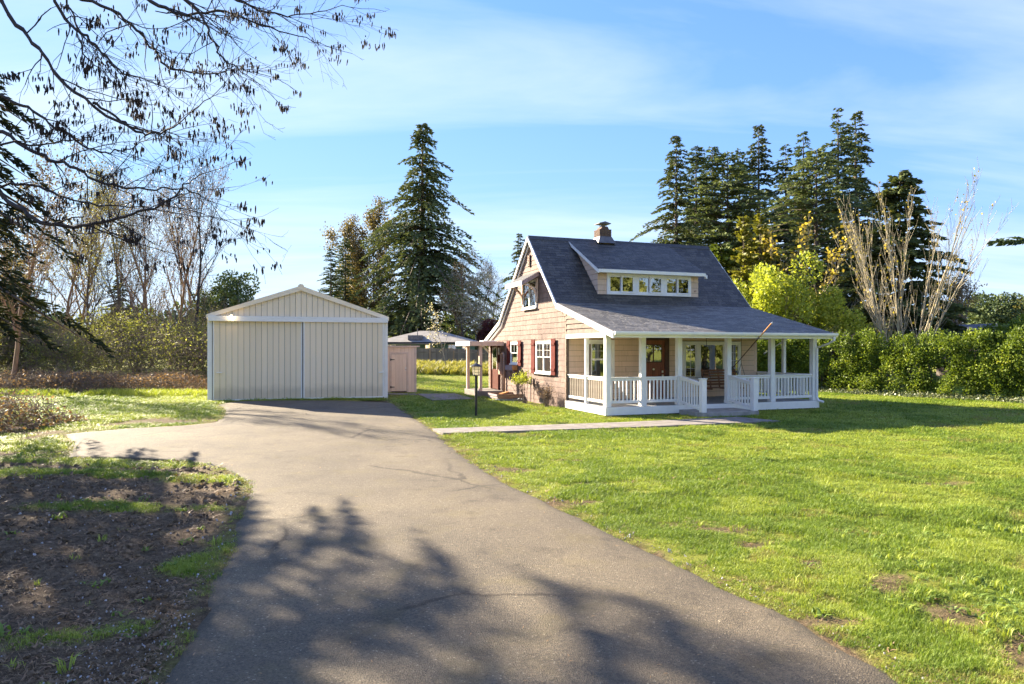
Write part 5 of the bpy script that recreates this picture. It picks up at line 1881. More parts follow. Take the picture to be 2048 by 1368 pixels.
left = [  # px, top row, distance, mesh set, its height, name, label, turn
    (235, 388, 44, BT1, 15, 'cottonwood_tree', 'tall olive-budded tree at the middle of the left woods', 30),
    (180, 430, 47, BT1, 15, 'cottonwood_tree', 'olive-budded tree behind and left of the tallest left one', 160),
    (305, 405, 52, BT2, 12, 'bare_tree', 'slender pale-trunked bare tree right of the tallest olive one', 0),
    (340, 385, 55, BT2, 12, 'bare_tree', 'leaning pale bare tree behind the dark forked tree', 110),
    (110, 440, 50, BT4, 9, 'bare_tree', 'reddish bare tree behind the left brush, in front of conifers', 80),
    (60, 480, 40, BT2, 12, 'bare_tree', 'thin grey bare tree near the left edge of the woods', 210),
    (270, 440, 42, BT2, 12, 'bare_tree', 'grey twiggy bare tree at the foot of the tallest olive one', 77),
    (145, 405, 54, BT2, 12, 'bare_tree', 'tall thin bare tree behind the olive trees on the left', 140),
    (30, 420, 48, BT4, 9, 'bare_tree', 'reddish twiggy tree at the far left behind the spruce boughs', 200),
    (370, 395, 40, BT3, 10, 'forked_tree', 'dark forked bare tree standing just left of the garage', 20),
    (405, 400, 62, BT2, 12, 'bare_tree', 'pale bare tree showing over the left corner of the garage', 300),
]
for x, yt, Yd, ms, h0, nm, lab, rz in left:
    X = px(x, Yd)
    put_bare(nm, lab, 'tree', ms, gpos(X, Yd), R(rz), (hz_(yt, Yd) - float(gz(X, Yd))) / h0, 'bare trees of the left woods')
put_bare('leaning_tree', 'leaning brown tree at the left edge behind the dead brush', 'tree', BT4, gpos(px(18, 30), 30), R(-10), .95, 'bare trees of the left woods')
put_bare('rusty_tree', 'rusty orange-brown tree against the left side of the tall spruce', 'tree', BT5, (px(755, 92), 92, .2), 0, hz_(462, 92) / 16)
put_bare('rusty_tree', 'smaller rusty-brown tree left of the taller rusty one', 'tree', BT5, (px(715, 94), 94, .2), R(120), hz_(492, 94) / 16)
for x, yt, Yd, ms, h0, nm, lab, rz in ((915, 540, 80, BT2, 12, 'bare_tree', 'grey bare tree right below the tall spruce', 50), (955, 555, 84, BT2, 12, 'bare_tree', 'grey bare tree farther right of the tall spruce', 170),
                                       (1000, 540, 86, BT2, 12, 'bare_tree', 'thin bare tree nearest the left slope of the cottage roof', 260)):
    put_bare(nm, lab, 'tree', ms, (px(x, Yd), Yd, .2), R(rz), hz_(yt, Yd) / h0, 'grey trees behind the neighbour house')
put_bare('blossom_tree', 'white blossoming tree above the neighbour roof', 'tree', BT8, (px(925, 78), 78, .2), 0, hz_(580, 78) / 7.5)
put_bare('young_tree', 'spindly young bare tree in the back yard before the fence', 'tree', BT7, gpos(px(893, 48), 48), 0, .95)
put_bare('fan_tree', 'grey fan-shaped bare tree right of the broad conifer', 'tree', BT6, (px(1925, 50), 50, 0), 0, hz_(495, 50) / 9)
BT9 = bare_tree('tan_round_tree', 209, M['barkred'], M['orange'], 4200, .2, .3, .3, H=7, r0=.12, spread=.55, levels=4, kids=(12, 8, 6), lens=(.55, .5, .5), up=.2, wig=.08, base=.1, minr=.014)
put_bare('tan_tree', 'rounded orange-tan tree over the hedge at the far right', 'tree', BT9, (px(1932, 56), 56, 0), 0, hz_(592, 56) / 7)
# pale many-stemmed tree over the hedge
BT10 = bare_tree('magnolia', 216, M['stemtan'], M['yellowleaf'], 420, .12, .45, .05, H=9.5, r0=.085, stems=12, stem_spread=.46, spread=.44, levels=3, kids=(10, 5), lens=(.36, .5), up=.5, wig=.05, base=.2, minr=.014, nseg=(9, 6, 4), thick=.95)
put_bare('bare_magnolia', 'pale many-stemmed bare tree rising above the hedge', 'tree', BT10, gpos(px(1805, 33), 33), R(100), (hz_(372, 33) + .1) / 9.4, sxy=.86)
# yellow leafing maple and lime bush behind the roof
BT11 = bare_tree('yellow_maple', 211, M['barklight'], M['yellowleaf'], 1300, .17, .5, .16, H=7, r0=.07, stems=6, stem_spread=.4, spread=.5, levels=3, kids=(9, 5), lens=(.4, .5), up=.4, wig=.07, base=.3, minr=.014)
put_bare('yellow_maple', 'young maple with hanging yellow leaves behind the lime bush', 'tree', BT11, gpos(px(1560, 42), 42), 0, hz_(468, 42) / 7)
r_ = np.random.default_rng(31)
cs = []; rs = []
for i in range(95):
    a = r_.random() * 6.28; q = math.sqrt(r_.random())
    xx = 3.1 * q * math.cos(a); yy = 2.2 * q * math.sin(a)
    cs.append((xx, yy, .5 + r_.random() * min(5, max(.6, 4.9 - .24 * xx * xx - .4 * abs(yy))))); rs.append(r_.uniform(.35, .75))
lime = blob_leaves(cs, rs, 34000, .13, M['lime'], 'lime_bush_crown', 32, .42)
st = bare_tree('lime_stem', 212, M['barklight'], None, 0, H=4.6, r0=.05, stems=7, stem_spread=.5, spread=.5, levels=3, kids=(7, 4), lens=(.4, .5), up=.3, wig=.08, base=.3, minr=.012)
e = empty('lime_bush', gpos(px(1572, 37.5), 37.5), 0); e.scale = (1.25, 1.2, 1.28)
tag(e, 'big lime-green leafing bush behind the right end of the porch roof', 'bush')
link('crown', lime, None, e); link('trunk', st[0], None, e); link('stems', st[1], None, e)
pk = blob_leaves([(r_.uniform(-.9, .9), r_.uniform(-.4, .4), r_.uniform(1.4, 3.0)) for _ in range(9)], [.28] * 9, 700, .16, M['pink'], 'rhododendron_bloom', 33, .5)
pl_ = blob_leaves([(r_.uniform(-1.6, 1.6), r_.uniform(-.8, .8), r_.uniform(.4, 2.6)) for _ in range(22)], [.6] * 22, 7000, .16, M['understory'], 'rhododendron_leaf', 34, .4)
e = empty('rhododendron', gpos(px(1672, 35), 35), 0)
tag(e, 'rhododendron with pink flowers behind the hedge by the porch', 'shrub')
link('leaves', pl_, None, e); link('blossom', pk, None, e)
rb_ = blob_leaves([(r_.uniform(-2.4, 2.4), r_.uniform(-1, 1), r_.uniform(.5, 3.6)) for _ in range(30)], [.8] * 30, 12000, .17, M['hedge'], 'laurel_leaf_mass', 35, .45)
e = empty('laurel_bush', gpos(px(2035, 38), 38), 0)
tag(e, 'rounded bright green bush behind the hedge at the right edge', 'bush')
link('leaves', rb_, None, e)
pm_ = blob_leaves([(r_.uniform(-1.3, 1.3), r_.uniform(-1, 1), r_.uniform(1.6, 4.6)) for _ in range(16)], [.65] * 16, 3600, .2, M['plum'], 'plum_leaf', 36, .5)
pt_ = bare_tree('plum_stem', 213, M['bark'], None, 0, H=4.6, r0=.08, spread=.6, levels=3, kids=(8, 5), lens=(.5, .5), up=.3, wig=.1, base=.3, minr=.014)
e = empty('plum_tree', (px(985, 78), 78, .2), 0); tag(e, 'purple-leaved plum tree left of the cottage gable', 'tree')
link('crown', pm_, None, e); link('trunk', pt_[0], None, e); link('twigs', pt_[1], None, e)

# evergreen tree over the garage's left shoulder, small dark conifers in the left wood
ev = blob_leaves([(r_.uniform(-2.2, 2.2), r_.uniform(-1.5, 1.5), 1.2 + r_.uniform(0, 6.0)) for _ in range(38)], r_.uniform(.5, 1.0, 38), 8500, .24, M['fir'], 'evergreen_leaf', 37, .35)
e = empty('evergreen_tree', gpos(px(448, 58), 58), 0); tag(e, 'dark broadleaf evergreen rising over the left slope of the garage', 'tree')
link('crown', ev, None, e); link('trunk', BT3[0], None, e).scale = (.8, .8, .55)
for x, yt, Yd, sc_, lab in ((240, 545, 48, .35, 'small dark conifer within the left woods'), (30, 470, 36, .5, 'dark conifer behind the leaning tree at the left edge')):
    X = px(x, Yd)
    thing_tree('conifer_tree', lab, 'conifer', *CONS['d'], gpos(X, Yd), R(33), (hz_(yt, Yd) - float(gz(X, Yd))) / 20, sxy=(hz_(yt, Yd)) / 20 * 1.3)

# ------------------------------------------------------------------ left understory shrubs
US = []
for sd_ in (41, 42, 43):
    rr_ = np.random.default_rng(sd_)
    cc = [(rr_.uniform(-2.3, 2.3), rr_.uniform(-1.4, 1.4), rr_.uniform(.3, 3.6)) for _ in range(46)]
    lf = blob_leaves(cc, rr_.uniform(.5, 1.2, 46), 5200, .11, M['understory'] if sd_ != 42 else M['olive'], 'understory_leaf_%d' % sd_, sd_, .4, inner=.85)
    ts = bare_tree('understory_stem_%d' % sd_, 300 + sd_, M['twig'], None, 0, H=4.8, r0=.035, stems=17, stem_spread=.5, spread=.5, levels=3, kids=(10, 6), lens=(.45, .5), up=.25, wig=.1, base=.2, minr=.009)
    US.append((lf, ts))
spots = [(-33.5, 42, 0, 1.0), (-28.5, 40, 1, .95), (-24.6, 41.5, 2, .95), (-21.5, 39, 0, .9), (-18.8, 41, 1, .95), (-30.5, 34, 2, .8), (-25.5, 35.5, 1, .8), (-22.6, 34.8, 0, .7), (-17.6, 36.5, 2, .72), (-14.9, 38.5, 0, .85), (-37.5, 38, 1, 1.05)]
ulab = ['olive shrub deep at the left of the woods', 'budding shrub left of centre in the back of the left woods', 'shrub under the tallest olive tree of the left woods', 'green shrub right of the tallest olive tree, at its foot',
        'shrub behind the dark forked tree', 'shrub at the front left of the woods above the dead brush', 'front shrub above the middle of the dead brush', 'low front shrub above the right half of the dead brush',
        'yellow-green shrub touching the left wall of the garage', 'taller shrub behind the left corner of the garage', 'shrub at the far left edge of the woods']
for (X, Yd, k_, sc_), lab in zip(spots, ulab):
    e = empty('woodland_shrub', gpos(X, Yd), R(37 * k_ + X * 20)); e.scale = (sc_, sc_, sc_ * (1.0 if 'front' not in lab else .8))
    tag(e, lab, 'shrub', 'shrubs of the left woods')
    link('leaves', US[k_][0], None, e); link('stems', US[k_][1][1], None, e); link('trunk', US[k_][1][0], None, e)

# far wood closing the horizon
rr_ = np.random.default_rng(51)
cc = []; rs = []
for i in range(520):
    X = rr_.uniform(-130, 170); Yd = rr_.uniform(105, 135)
    h = 5 + 5 * vnoise(np.array([X * .09]), np.array([2.0]), 9)[0]
    cc.append((X, Yd, rr_.uniform(0, h))); rs.append(rr_.uniform(1.6, 3.2))
fw = blob_leaves(cc, rs, 60000, .9, M['fir'], 'far_wood', 52, .4)
tag(link('far_woodland', fw, None), 'dark far-off woodland along the horizon', 'woodland', kind='stuff')
fb = [(px(1985, 62), 62, 6.6, 'round dark green tree between the tan tree and the right edge', 'fir', 61), (px(2030, 70), 70, 7.4, 'olive-brown tree on the skyline at the right edge', 'olive', 62), (px(1962, 80), 80, 7.4, 'far dark tree left of the skyline gap at the right', 'fir', 63)]
for X, Yd, hh, lab, mm, sd_ in fb:
    rr_ = np.random.default_rng(sd_)
    lf = blob_leaves([(rr_.uniform(-1.9, 1.9), rr_.uniform(-1.5, 1.5), rr_.uniform(1, hh - .6)) for _ in range(26)], rr_.uniform(.6, 1.1, 26), 6500, .26, M[mm], 'round_tree_%d' % sd_, sd_, .4)
    e = empty('round_tree', (X, Yd, 0)); tag(e, lab, 'tree', 'skyline trees at the right')
    link('crown', lf, None, e); link('trunk', BT3[0], None, e).scale = (.8, .8, (hh - 1.5) / 10.5)
sh2 = empty('far_shed', (px(1988, 44), 44, 0), R(25))
tag(sh2, 'grey shed roof showing above the hedge at the right', 'shed')
MB().box(-1.2, 1.2, 0, 3, 0, 2.6).build('wall', M['fence'], sh2)
MB().prism([(-1.4, 2.6), (1.4, 2.6), (0, 3.5)], -.2, 3.2).build('roof', M['metal'], sh2)

# ------------------------------------------------------------------ hedge and ivy
hp0 = np.array([[8.2, 36.4], [11.6, 35.2], [14.6, 33.0], [17.2, 29.2], [20.2, 25.0], [22.6, 21.8]])
seglen = np.r_[0, np.cumsum(np.linalg.norm(np.diff(hp0, axis=0), axis=1))]
rr_ = np.random.default_rng(71)
cc = []; rs = []
nh = 1150
for i in range(nh):
    s_ = rr_.random() * seglen[-1]
    X = np.interp(s_, seglen, hp0[:, 0]); Yd = np.interp(s_, seglen, hp0[:, 1])
    top = 2.15 + .7 * fbm(np.array([s_ * 1.1]), np.array([0.]), 6)[0] - .012 * s_
    off = -.55 + 1.1 * rr_.random() ** 1.4
    z_ = .22 + (top - .22) * rr_.random()
    off += .5 * (vnoise(np.array([s_ * 1.4]), np.array([z_ * 1.1]), 16)[0] - .55)
    if vnoise(np.array([s_ * 2.1]), np.array([z_ * 1.6]), 26)[0] < .27: continue
    cc.append((X + off * .78, Yd + off * .6, z_ - .15)); rs.append(rr_.uniform(.13, .36))
for i in range(110):      # upright shoots on top
    s_ = rr_.random() * seglen[-1]
    X = np.interp(s_, seglen, hp0[:, 0]); Yd = np.interp(s_, seglen, hp0[:, 1])
    o1, o2 = rr_.normal(0, .3), rr_.normal(0, .3); hh_ = rr_.uniform(.1, .45)
    for j in range(4):
        cc.append((X + o1, Yd + o2, 2.35 + j * hh_ * .33 - .012 * s_)); rs.append(.15 - .025 * j)
cc = np.array(cc); hx0 = np.array([15.6, 31.2, 0])
hl = blob_leaves(cc - hx0, rs, 120000, .085, M['hedge'], 'hedge_foliage', 72, .42, inner=.7, squash=1.55, upb=.5)
hedge = empty('hedge', (15.6, 31.2, -.15)); tag(hedge, 'tall clipped evergreen hedge along the right side of the lawn', 'hedge')
link('foliage', hl, None, hedge, (0, 0, .15))
for i in range(26):
    s_ = (i + .5) / 26 * seglen[-1]
    X = np.interp(s_, seglen, hp0[:, 0]) - 15.6; Yd = np.interp(s_, seglen, hp0[:, 1]) - 31.2
    MB().tube([(X, Yd, -.1), (X + random.uniform(-.1, .1), Yd, .9), (X + random.uniform(-.3, .3), Yd, 1.9)], [.05, .035, .015], 6).build('stem', M['bark'], hedge)
n = 9000
s_ = rr_.random(n) * seglen[-1]
X = np.interp(s_, seglen, hp0[:, 0]); Yd = np.interp(s_, seglen, hp0[:, 1])
o_ = -.55 - rr_.random(n) ** 1.3 * .75
P = np.stack([X + o_ * .7, Yd + o_ * .72, gz(X, Yd) + rr_.random(n) * .22 * (1 - (-o_ - .55) / .9)], 1)
D = unit(rand_dirs(n, rr_) + np.array([0, 0, .5]))
V, F = leaf_quads(P, D, perp(D, rr_), .09 * rr_.uniform(.6, 1.3, n), .04)
me = fast_mesh('ivy', V, F, np.repeat(rr_.random(n), 4)); me.materials.append(M['ivy'])
tag(link('ivy', me, None), 'pale ivy ground cover along the foot of the hedge', 'ivy', kind='stuff')

# ------------------------------------------------------------------ shrubs at the gable wall
def wall_shrub(name, label, u, t, tops, leaf, nl, seed, h, lean, size=.05):
    X, Yd, _ = from_house(u, t)
    e = empty(name, gpos(X, Yd), HA); tag(e, label, 'shrub')
    rr = random.Random(seed); s0 = []; s1 = []; r0 = []; r1 = []; tips_ = []
    for i in range(tops):
        p = Vector((rr.uniform(-.08, .08), rr.uniform(-.1, .1), -.05)); d = Vector((lean[0] + rr.gauss(0, .12), lean[1] + rr.gauss(0, .3), 1)).normalized()
        L = h * rr.uniform(.75, 1.1); rad = .012
        for j in range(7):
            q = p + d * (L / 7); s0.append(tuple(p)); s1.append(tuple(q)); r0.append(rad); r1.append(rad * .85); rad *= .85
            d = (d + Vector((rr.gauss(0, .09), rr.gauss(0, .09), rr.gauss(.03, .06)))).normalized(); p = q
            if j > 2:
                for _ in range(2):
                    dd = (d + Vector((rr.gauss(0, .6), rr.gauss(0, .6), rr.gauss(0, .4)))).normalized()
                    q2 = p + dd * rr.uniform(.08, .2)
                    s0.append(tuple(p)); s1.append(tuple(q2)); r0.append(.005); r1.append(.003)
                    tips_.append(tuple(q2))
    v_, f_ = seg_tubes(s0, s1, r0, r1, 4)
    me = fast_mesh(name + '_stems', v_, f_); me.materials.append(M['bark']); link('stems', me, None, e)
    if nl:
        r2 = np.random.default_rng(seed); tp = np.array(tips_)
        tp = tp[tp[:, 2] > h * (.72 if nl > 900 else .4)]
        k = r2.integers(0, len(tp), nl); P = tp[k] + r2.normal(0, .05, (nl, 3)); D = rand_dirs(nl, r2)
        V, F = leaf_quads(P, D, perp(D, r2), size * r2.uniform(.6, 1.3, nl), size * .4)
        me = fast_mesh(name + '_leaves', V, F, np.repeat(r2.random(nl), 4)); me.materials.append(leaf); link('leaves', me, None, e)
    return e


wall_shrub('pruned_shrub', 'leggy bare-stemmed shrub with lime leaf tops at the gable wall', -.45, 5.45, 18, M['lime'], 1300, 81, 1.1, (-.12, .75))
wall_shrub('dead_shrub', 'small brown dead shrub below the double window', -.3, 3.75, 22, M['brown'], 420, 82, .66, (-.05, .05), .035)

# ------------------------------------------------------------------ dead brush bank on the left (nobody could count it)
def brush(name, label, n, xr_, yr_, h, seed, leafn, cx=None, leafm='brown', rad=.008):
    r = np.random.default_rng(seed)
    X = r.uniform(*xr_, n); Yd = r.uniform(*yr_, n)
    hh = h * (.35 + .9 * fbm(X * .7, Yd * .7, seed)) * np.clip(np.minimum(X - xr_[0], xr_[1] - X) / 1.2, .15, 1)
    P0 = np.stack([X, Yd, gz(X, Yd) + r.random(n) * hh], 1)
    d = unit(r.normal(size=(n, 3)) * np.array([1, 1, .55]) + np.array([0, 0, .15]))
    L = r.uniform(.25, .9, n)[:, None]
    mid = P0 + d * L * .5 + r.normal(0, .06, (n, 3)); P1 = P0 + d * L + np.array([0, 0, -.12]) * L
    v1, f1 = seg_tubes(np.r_[P0, mid], np.r_[mid, P1], np.r_[np.full(n, rad), np.full(n, rad * .7)], np.r_[np.full(n, rad * .7), np.full(n, rad * .3)], 3)
    me = fast_mesh(name + '_sticks', v1, f1); me.materials.append(M['twig'])
    o = link(name, me, None); tag(o, label, 'brush', kind='stuff')
    X = r.uniform(*xr_, leafn); Yd = r.uniform(*yr_, leafn)
    hh = h * (.35 + .9 * fbm(X * .7, Yd * .7, seed)) * np.clip(np.minimum(X - xr_[0], xr_[1] - X) / 1.2, .15, 1)
    P = np.stack([X, Yd, gz(X, Yd) + r.random(leafn) ** .7 * hh], 1); D = rand_dirs(leafn, r)
    V, F = leaf_quads(P, D, perp(D, r), .10 * r.uniform(.5, 1.4, leafn), .03)
    me = fast_mesh(name + '_leaves', V, F, np.repeat(r.random(leafn), 4)); me.materials.append(M[leafm])
    lo = link('dead_leaves', me, None, o); lo['kind'] = 'stuff'
    return o


brush('dead_brush', 'long bank of brown dead brambles before the left woods', 4200, (-24, -13.2), (28.3, 32), .85, 91, 5200)
brush('bramble_thicket', 'tangled grey bramble thicket behind the dead brush bank', 9500, (-33, -13.5), (32.5, 38.5), 3.2, 92, 9000, leafm='understory')
brush('brush_heap', 'heap of cut brush at the left edge beside the drive spur', 1500, (-15.8, -11.0), (14.6, 17.8), .85, 93, 2600)

# ------------------------------------------------------------------ alder at the left, limbs with hanging catkins over the drive
def alder():
    rr = random.Random(17)
    root = Vector((-9.6, 9.2, 0))
    e = empty('alder_tree', gpos(root.x, root.y))
    tag(e, 'bare alder whose catkin-hung branches reach in at the upper left', 'tree')
    base = Vector(e.location)
    S0 = []; S1 = []; A = []; B = []; cat = []

    def W_(pxx, pyy, Yd):
        return Vector((px(pxx, Yd), Yd, hz_(pyy, Yd)))

    def line(pts, r0, r1):
        out = []
        n = len(pts)
        # resample with Catmull-Rom
        for i in range(n - 1):
            p0 = pts[max(i - 1, 0)]; p1 = pts[i]; p2 = pts[i + 1]; p3 = pts[min(i + 2, n - 1)]
            for s in range(6):
                t = s / 6
                out.append(.5 * ((2 * p1) + (p2 - p0) * t + (2 * p0 - 5 * p1 + 4 * p2 - p3) * t * t + (3 * p1 - p0 - 3 * p2 + p3) * t ** 3))
        out.append(pts[-1])
        out = [o + Vector((rr.gauss(0, .012), rr.gauss(0, .012), rr.gauss(0, .012))) for o in out]
        m = len(out) - 1
        rad = [r0 + (r1 - r0) * i / m for i in range(m + 1)]
        for i in range(m):
            S0.append(out[i]); S1.append(out[i + 1]); A.append(rad[i]); B.append(rad[i + 1])
        return out, rad

    def twig(p, d, L, r, lev):
        n = max(3, int(L / .14))
        for i in range(n):
            d = (d + Vector((rr.gauss(0, .16), rr.gauss(0, .16), rr.gauss(-.01, .14)))).normalized()
            q = p + d * (L / n)
            r2 = max(r * .86, .0016)
            S0.append(p); S1.append(q); A.append(r); B.append(r2)
            p = q; r = r2
            if lev < 2 and rr.random() < (.55 if lev == 0 else .42):
                dd = (d + Vector((rr.gauss(0, .6), rr.gauss(0, .6), rr.gauss(0, .5)))).normalized()
                twig(p, dd, L * rr.uniform(.25, .5), max(r * .65, .0018), lev + 1)
            if i > n * .5 and rr.random() < .045:
                for _ in range(rr.randint(3, 10)):
                    cat.append((p + Vector((rr.gauss(0, .04), rr.gauss(0, .04), 0)), rr.uniform(.03, .085)))
        if rr.random() < .17:
            for _ in range(rr.randint(3, 12)):
                cat.append((p + Vector((rr.gauss(0, .045), rr.gauss(0, .045), rr.gauss(0, .02))), rr.uniform(.025, .085)))

    # trunk
    line([Vector((-9.6, 9.2, -.2)), Vector((-9.5, 9.1, 2.5)), Vector((-9.3, 9.0, 5.5)), Vector((-9.0, 8.9, 9.0)), Vector((-8.9, 8.8, 13))], .2, .05)
    limbs = [
        ([Vector((-9.3, 9.0, 5.2)), W_(-120, -120, 8.6), W_(20, 30, 8.3), W_(75, 95, 8.1), W_(150, 185, 7.9), W_(270, 260, 7.7), W_(330, 260 - 20 + 20, 7.6), W_(420, 195, 7.5)], .036, .005, 9),
        ([W_(190, 205, 7.85), W_(250, 245, 7.9), W_(290, 262, 8.0), W_(340, 268, 8.1)], .016, .004, 6),
        ([Vector((-9.4, 9.0, 3.6)), W_(-60, 270, 8.2), W_(60, 300, 8.0), W_(130, 330, 7.9), W_(200, 365, 7.8), W_(280, 378, 7.8), W_(370, 378, 7.9), W_(425, 410, 8.0)], .028, .004, 12),
        ([Vector((-9.4, 9.0, 3.2)), W_(-90, 360, 7.6), W_(20, 405, 7.4), W_(90, 448, 7.2), W_(160, 452, 7.1), W_(250, 432, 7.0), W_(330, 405, 7.0), W_(370, 370, 7.0), W_(412, 345, 7.0)], .032, .004, 12),
        ([Vector((-9.3, 9.0, 5.6)), W_(-40, -60, 9.0), W_(120, -20, 8.8), W_(235, 30, 8.6), W_(300, 90, 8.5), W_(340, 135, 8.4), W_(420, 148, 8.3), W_(470, 135, 8.2), W_(525, 150, 8.1)], .027, .004, 14),
        ([Vector((-9.1, 8.9, 7.0)), W_(150, -90, 9.2), W_(300, 0, 9.0), W_(370, 28, 8.9), W_(450, 25, 8.8), W_(540, 55, 8.7), W_(640, 85, 8.6)], .035, .004, 15),
        ([Vector((-9.0, 8.9, 7.6)), W_(300, -120, 9.5), W_(420, -30, 9.4), W_(520, 20, 9.3), W_(600, 30, 9.2), W_(695, 12, 9.1)], .03, .004, 14),
        ([Vector((-9.2, 8.9, 6.4)), W_(200, -80, 7.6), W_(370, 0, 7.5), W_(415, 60, 7.4), W_(440, 110, 7.3), W_(490, 145, 7.3)], .026, .004, 12),
        ([Vector((-9.3, 9.0, 5.0)), W_(30, -30, 7.4), W_(130, 40, 7.3), W_(190, 90, 7.2), W_(240, 140, 7.2), W_(310, 165, 7.1)], .024, .004, 12),
        ([Vector((-9.4, 9.0, 4.2)), W_(-70, 190, 9.0), W_(40, 210, 8.8), W_(110, 255, 8.6), W_(190, 300, 8.5), W_(250, 300, 8.4), W_(300, 275, 8.3)], .026, .004, 12),
        ([Vector((-9.4, 9.0, 3.0)), W_(-50, 390, 8.6), W_(60, 370, 8.5), W_(150, 400, 8.4), W_(260, 415, 8.3), W_(440, 438, 8.2)], .022, .003, 10),
        ([Vector((-9.2, 8.9, 6.0)), W_(60, -40, 8.0), W_(140, 20, 7.9), W_(160, 90, 7.8), W_(190, 130, 7.8), W_(240, 160, 7.7)], .018, .003, 9),
        ([Vector((-9.4, 9.0, 3.4)), W_(-40, 300, 7.9), W_(70, 290, 7.8), W_(150, 280, 7.8), W_(215, 265, 7.7)], .018, .003, 9),
    ]
    for pts, r0, r1, nk in limbs:
        nk = int(nk * 1.5)
        out, rad = line(pts, r0, r1)
        for j in range(nk):
            f = .35 + .65 * (j + rr.random()) / nk
            i = min(int(f * (len(out) - 1)), len(out) - 2)
            d = (out[i + 1] - out[i]).normalized()
            dd = (d * .8 + Vector((rr.gauss(.15, .5), rr.gauss(0, .5), rr.gauss(-.05, .5)))).normalized()
            twig(out[i], dd, rr.uniform(.35, 1.1), max(rad[i] * .45, .003), 0)
        twig(out[-1], (out[-1] - out[-3]).normalized(), .5, r1, 0)
    # crown above the frame (casts the broken shade over the drive)
    for i in range(24):
        z0 = 5.8 + i * .28
        a = rr.random() * 6.28
        p = Vector((-9.1, 8.9, z0)); d = Vector((math.cos(a), math.sin(a), .45)).normalized()
        L = rr.uniform(2.2, 4.2) * (1 - i / 60)
        pts = [p, p + d * L * .4, p + d * L * .75 + Vector((0, 0, .2)), p + d * L + Vector((0, 0, .1))]
        out, rad = line(pts, .03, .006)
        for j in range(7):
            k = rr.randint(5, len(out) - 2)
            dd = ((out[k + 1] - out[k]).normalized() * .7 + Vector((rr.gauss(0, .5), rr.gauss(0, .5), rr.gauss(0, .4)))).normalized()
            twig(out[k], dd, rr.uniform(.5, 1.2), .006, 1)
    s0 = np.array([tuple(v - base) for v in S0]); s1 = np.array([tuple(v - base) for v in S1]); A_ = np.array(A); B_ = np.array(B)
    big_ = A_ > .03
    v_, f_ = seg_tubes(s0[big_], s1[big_], A_[big_], B_[big_], 8)
    me = fast_mesh('alder_trunk', v_, f_, smooth=True); me.materials.append(M['barkdark']); link('trunk', me, None, e)
    v_, f_ = seg_tubes(s0[~big_], s1[~big_], A_[~big_], B_[~big_], 4)
    me = fast_mesh('alder_branches', v_, f_, smooth=True); me.materials.append(M['barkdark']); link('branches', me, None, e)
    c0 = np.array([tuple(c - base) for c, L in cat]); L_ = np.array([L for c, L in cat])
    rr2 = np.random.default_rng(5)
    dn = unit(np.array([[0, 0, -1.]]) + rr2.normal(0, .13, (len(c0), 3)))
    m1 = c0 + dn * (L_ * .35)[:, None]; m2 = c0 + dn * L_[:, None]
    v_, f_ = seg_tubes(np.r_[c0, m1], np.r_[m1, m2], np.r_[np.full(len(c0), .004), np.full(len(c0), .009)], np.r_[np.full(len(c0), .009), np.full(len(c0), .004)], 5)
    me = fast_mesh('alder_catkins', v_, f_); me.materials.append(M['catkin']); link('catkins', me, None, e)


alder()


# ------------------------------------------------------------------ leafing trees across the front yard, mirrored in the windows
rr_ = np.random.default_rng(95)
cc = []; rs = []; tb0 = []; tb1 = []
for i, (X, Yd, sc_) in enumerate(((27, 3, 1.0), (33, -3, 1.15), (31, -11, 1.2), (40, -9, 1.3), (24, -9, .9), (46, -2, 1.4), (37, 5, 1.2), (52, -14, 1.5), (29, -19, 1.2))):
    tb0.append((X, Yd, -.2)); tb1.append((X, Yd, 7 * sc_))
    for j in range(42):
        a = rr_.random() * 6.28; q = math.sqrt(rr_.random()) * 3.4; z_ = 1.5 + 9.5 * rr_.random(); k_ = 1 - abs(z_ - 5.5) / 7.5
        cc.append((X + q * k_ * math.cos(a) * sc_, Yd + q * k_ * math.sin(a) * sc_, z_ * sc_)); rs.append(rr_.uniform(.7, 1.3) * sc_)
yl = blob_leaves(cc, rs, 52000, .45, M['understory'], 'front_wood_leaves', 96, .45, inner=.6)
fwd = link('front_woodland', yl, None)
tag(fwd, 'leafing wood across the front yard, seen mirrored in the windows', 'woodland', kind='stuff')
v_, f_ = seg_tubes(np.array(tb0), np.array(tb1), np.full(9, .3), np.full(9, .1), 8)
me = fast_mesh('front_wood_trunks', v_, f_, smooth=True); me.materials.append(M['bark']); link('trunks', me, None, fwd)['kind'] = 'stuff'

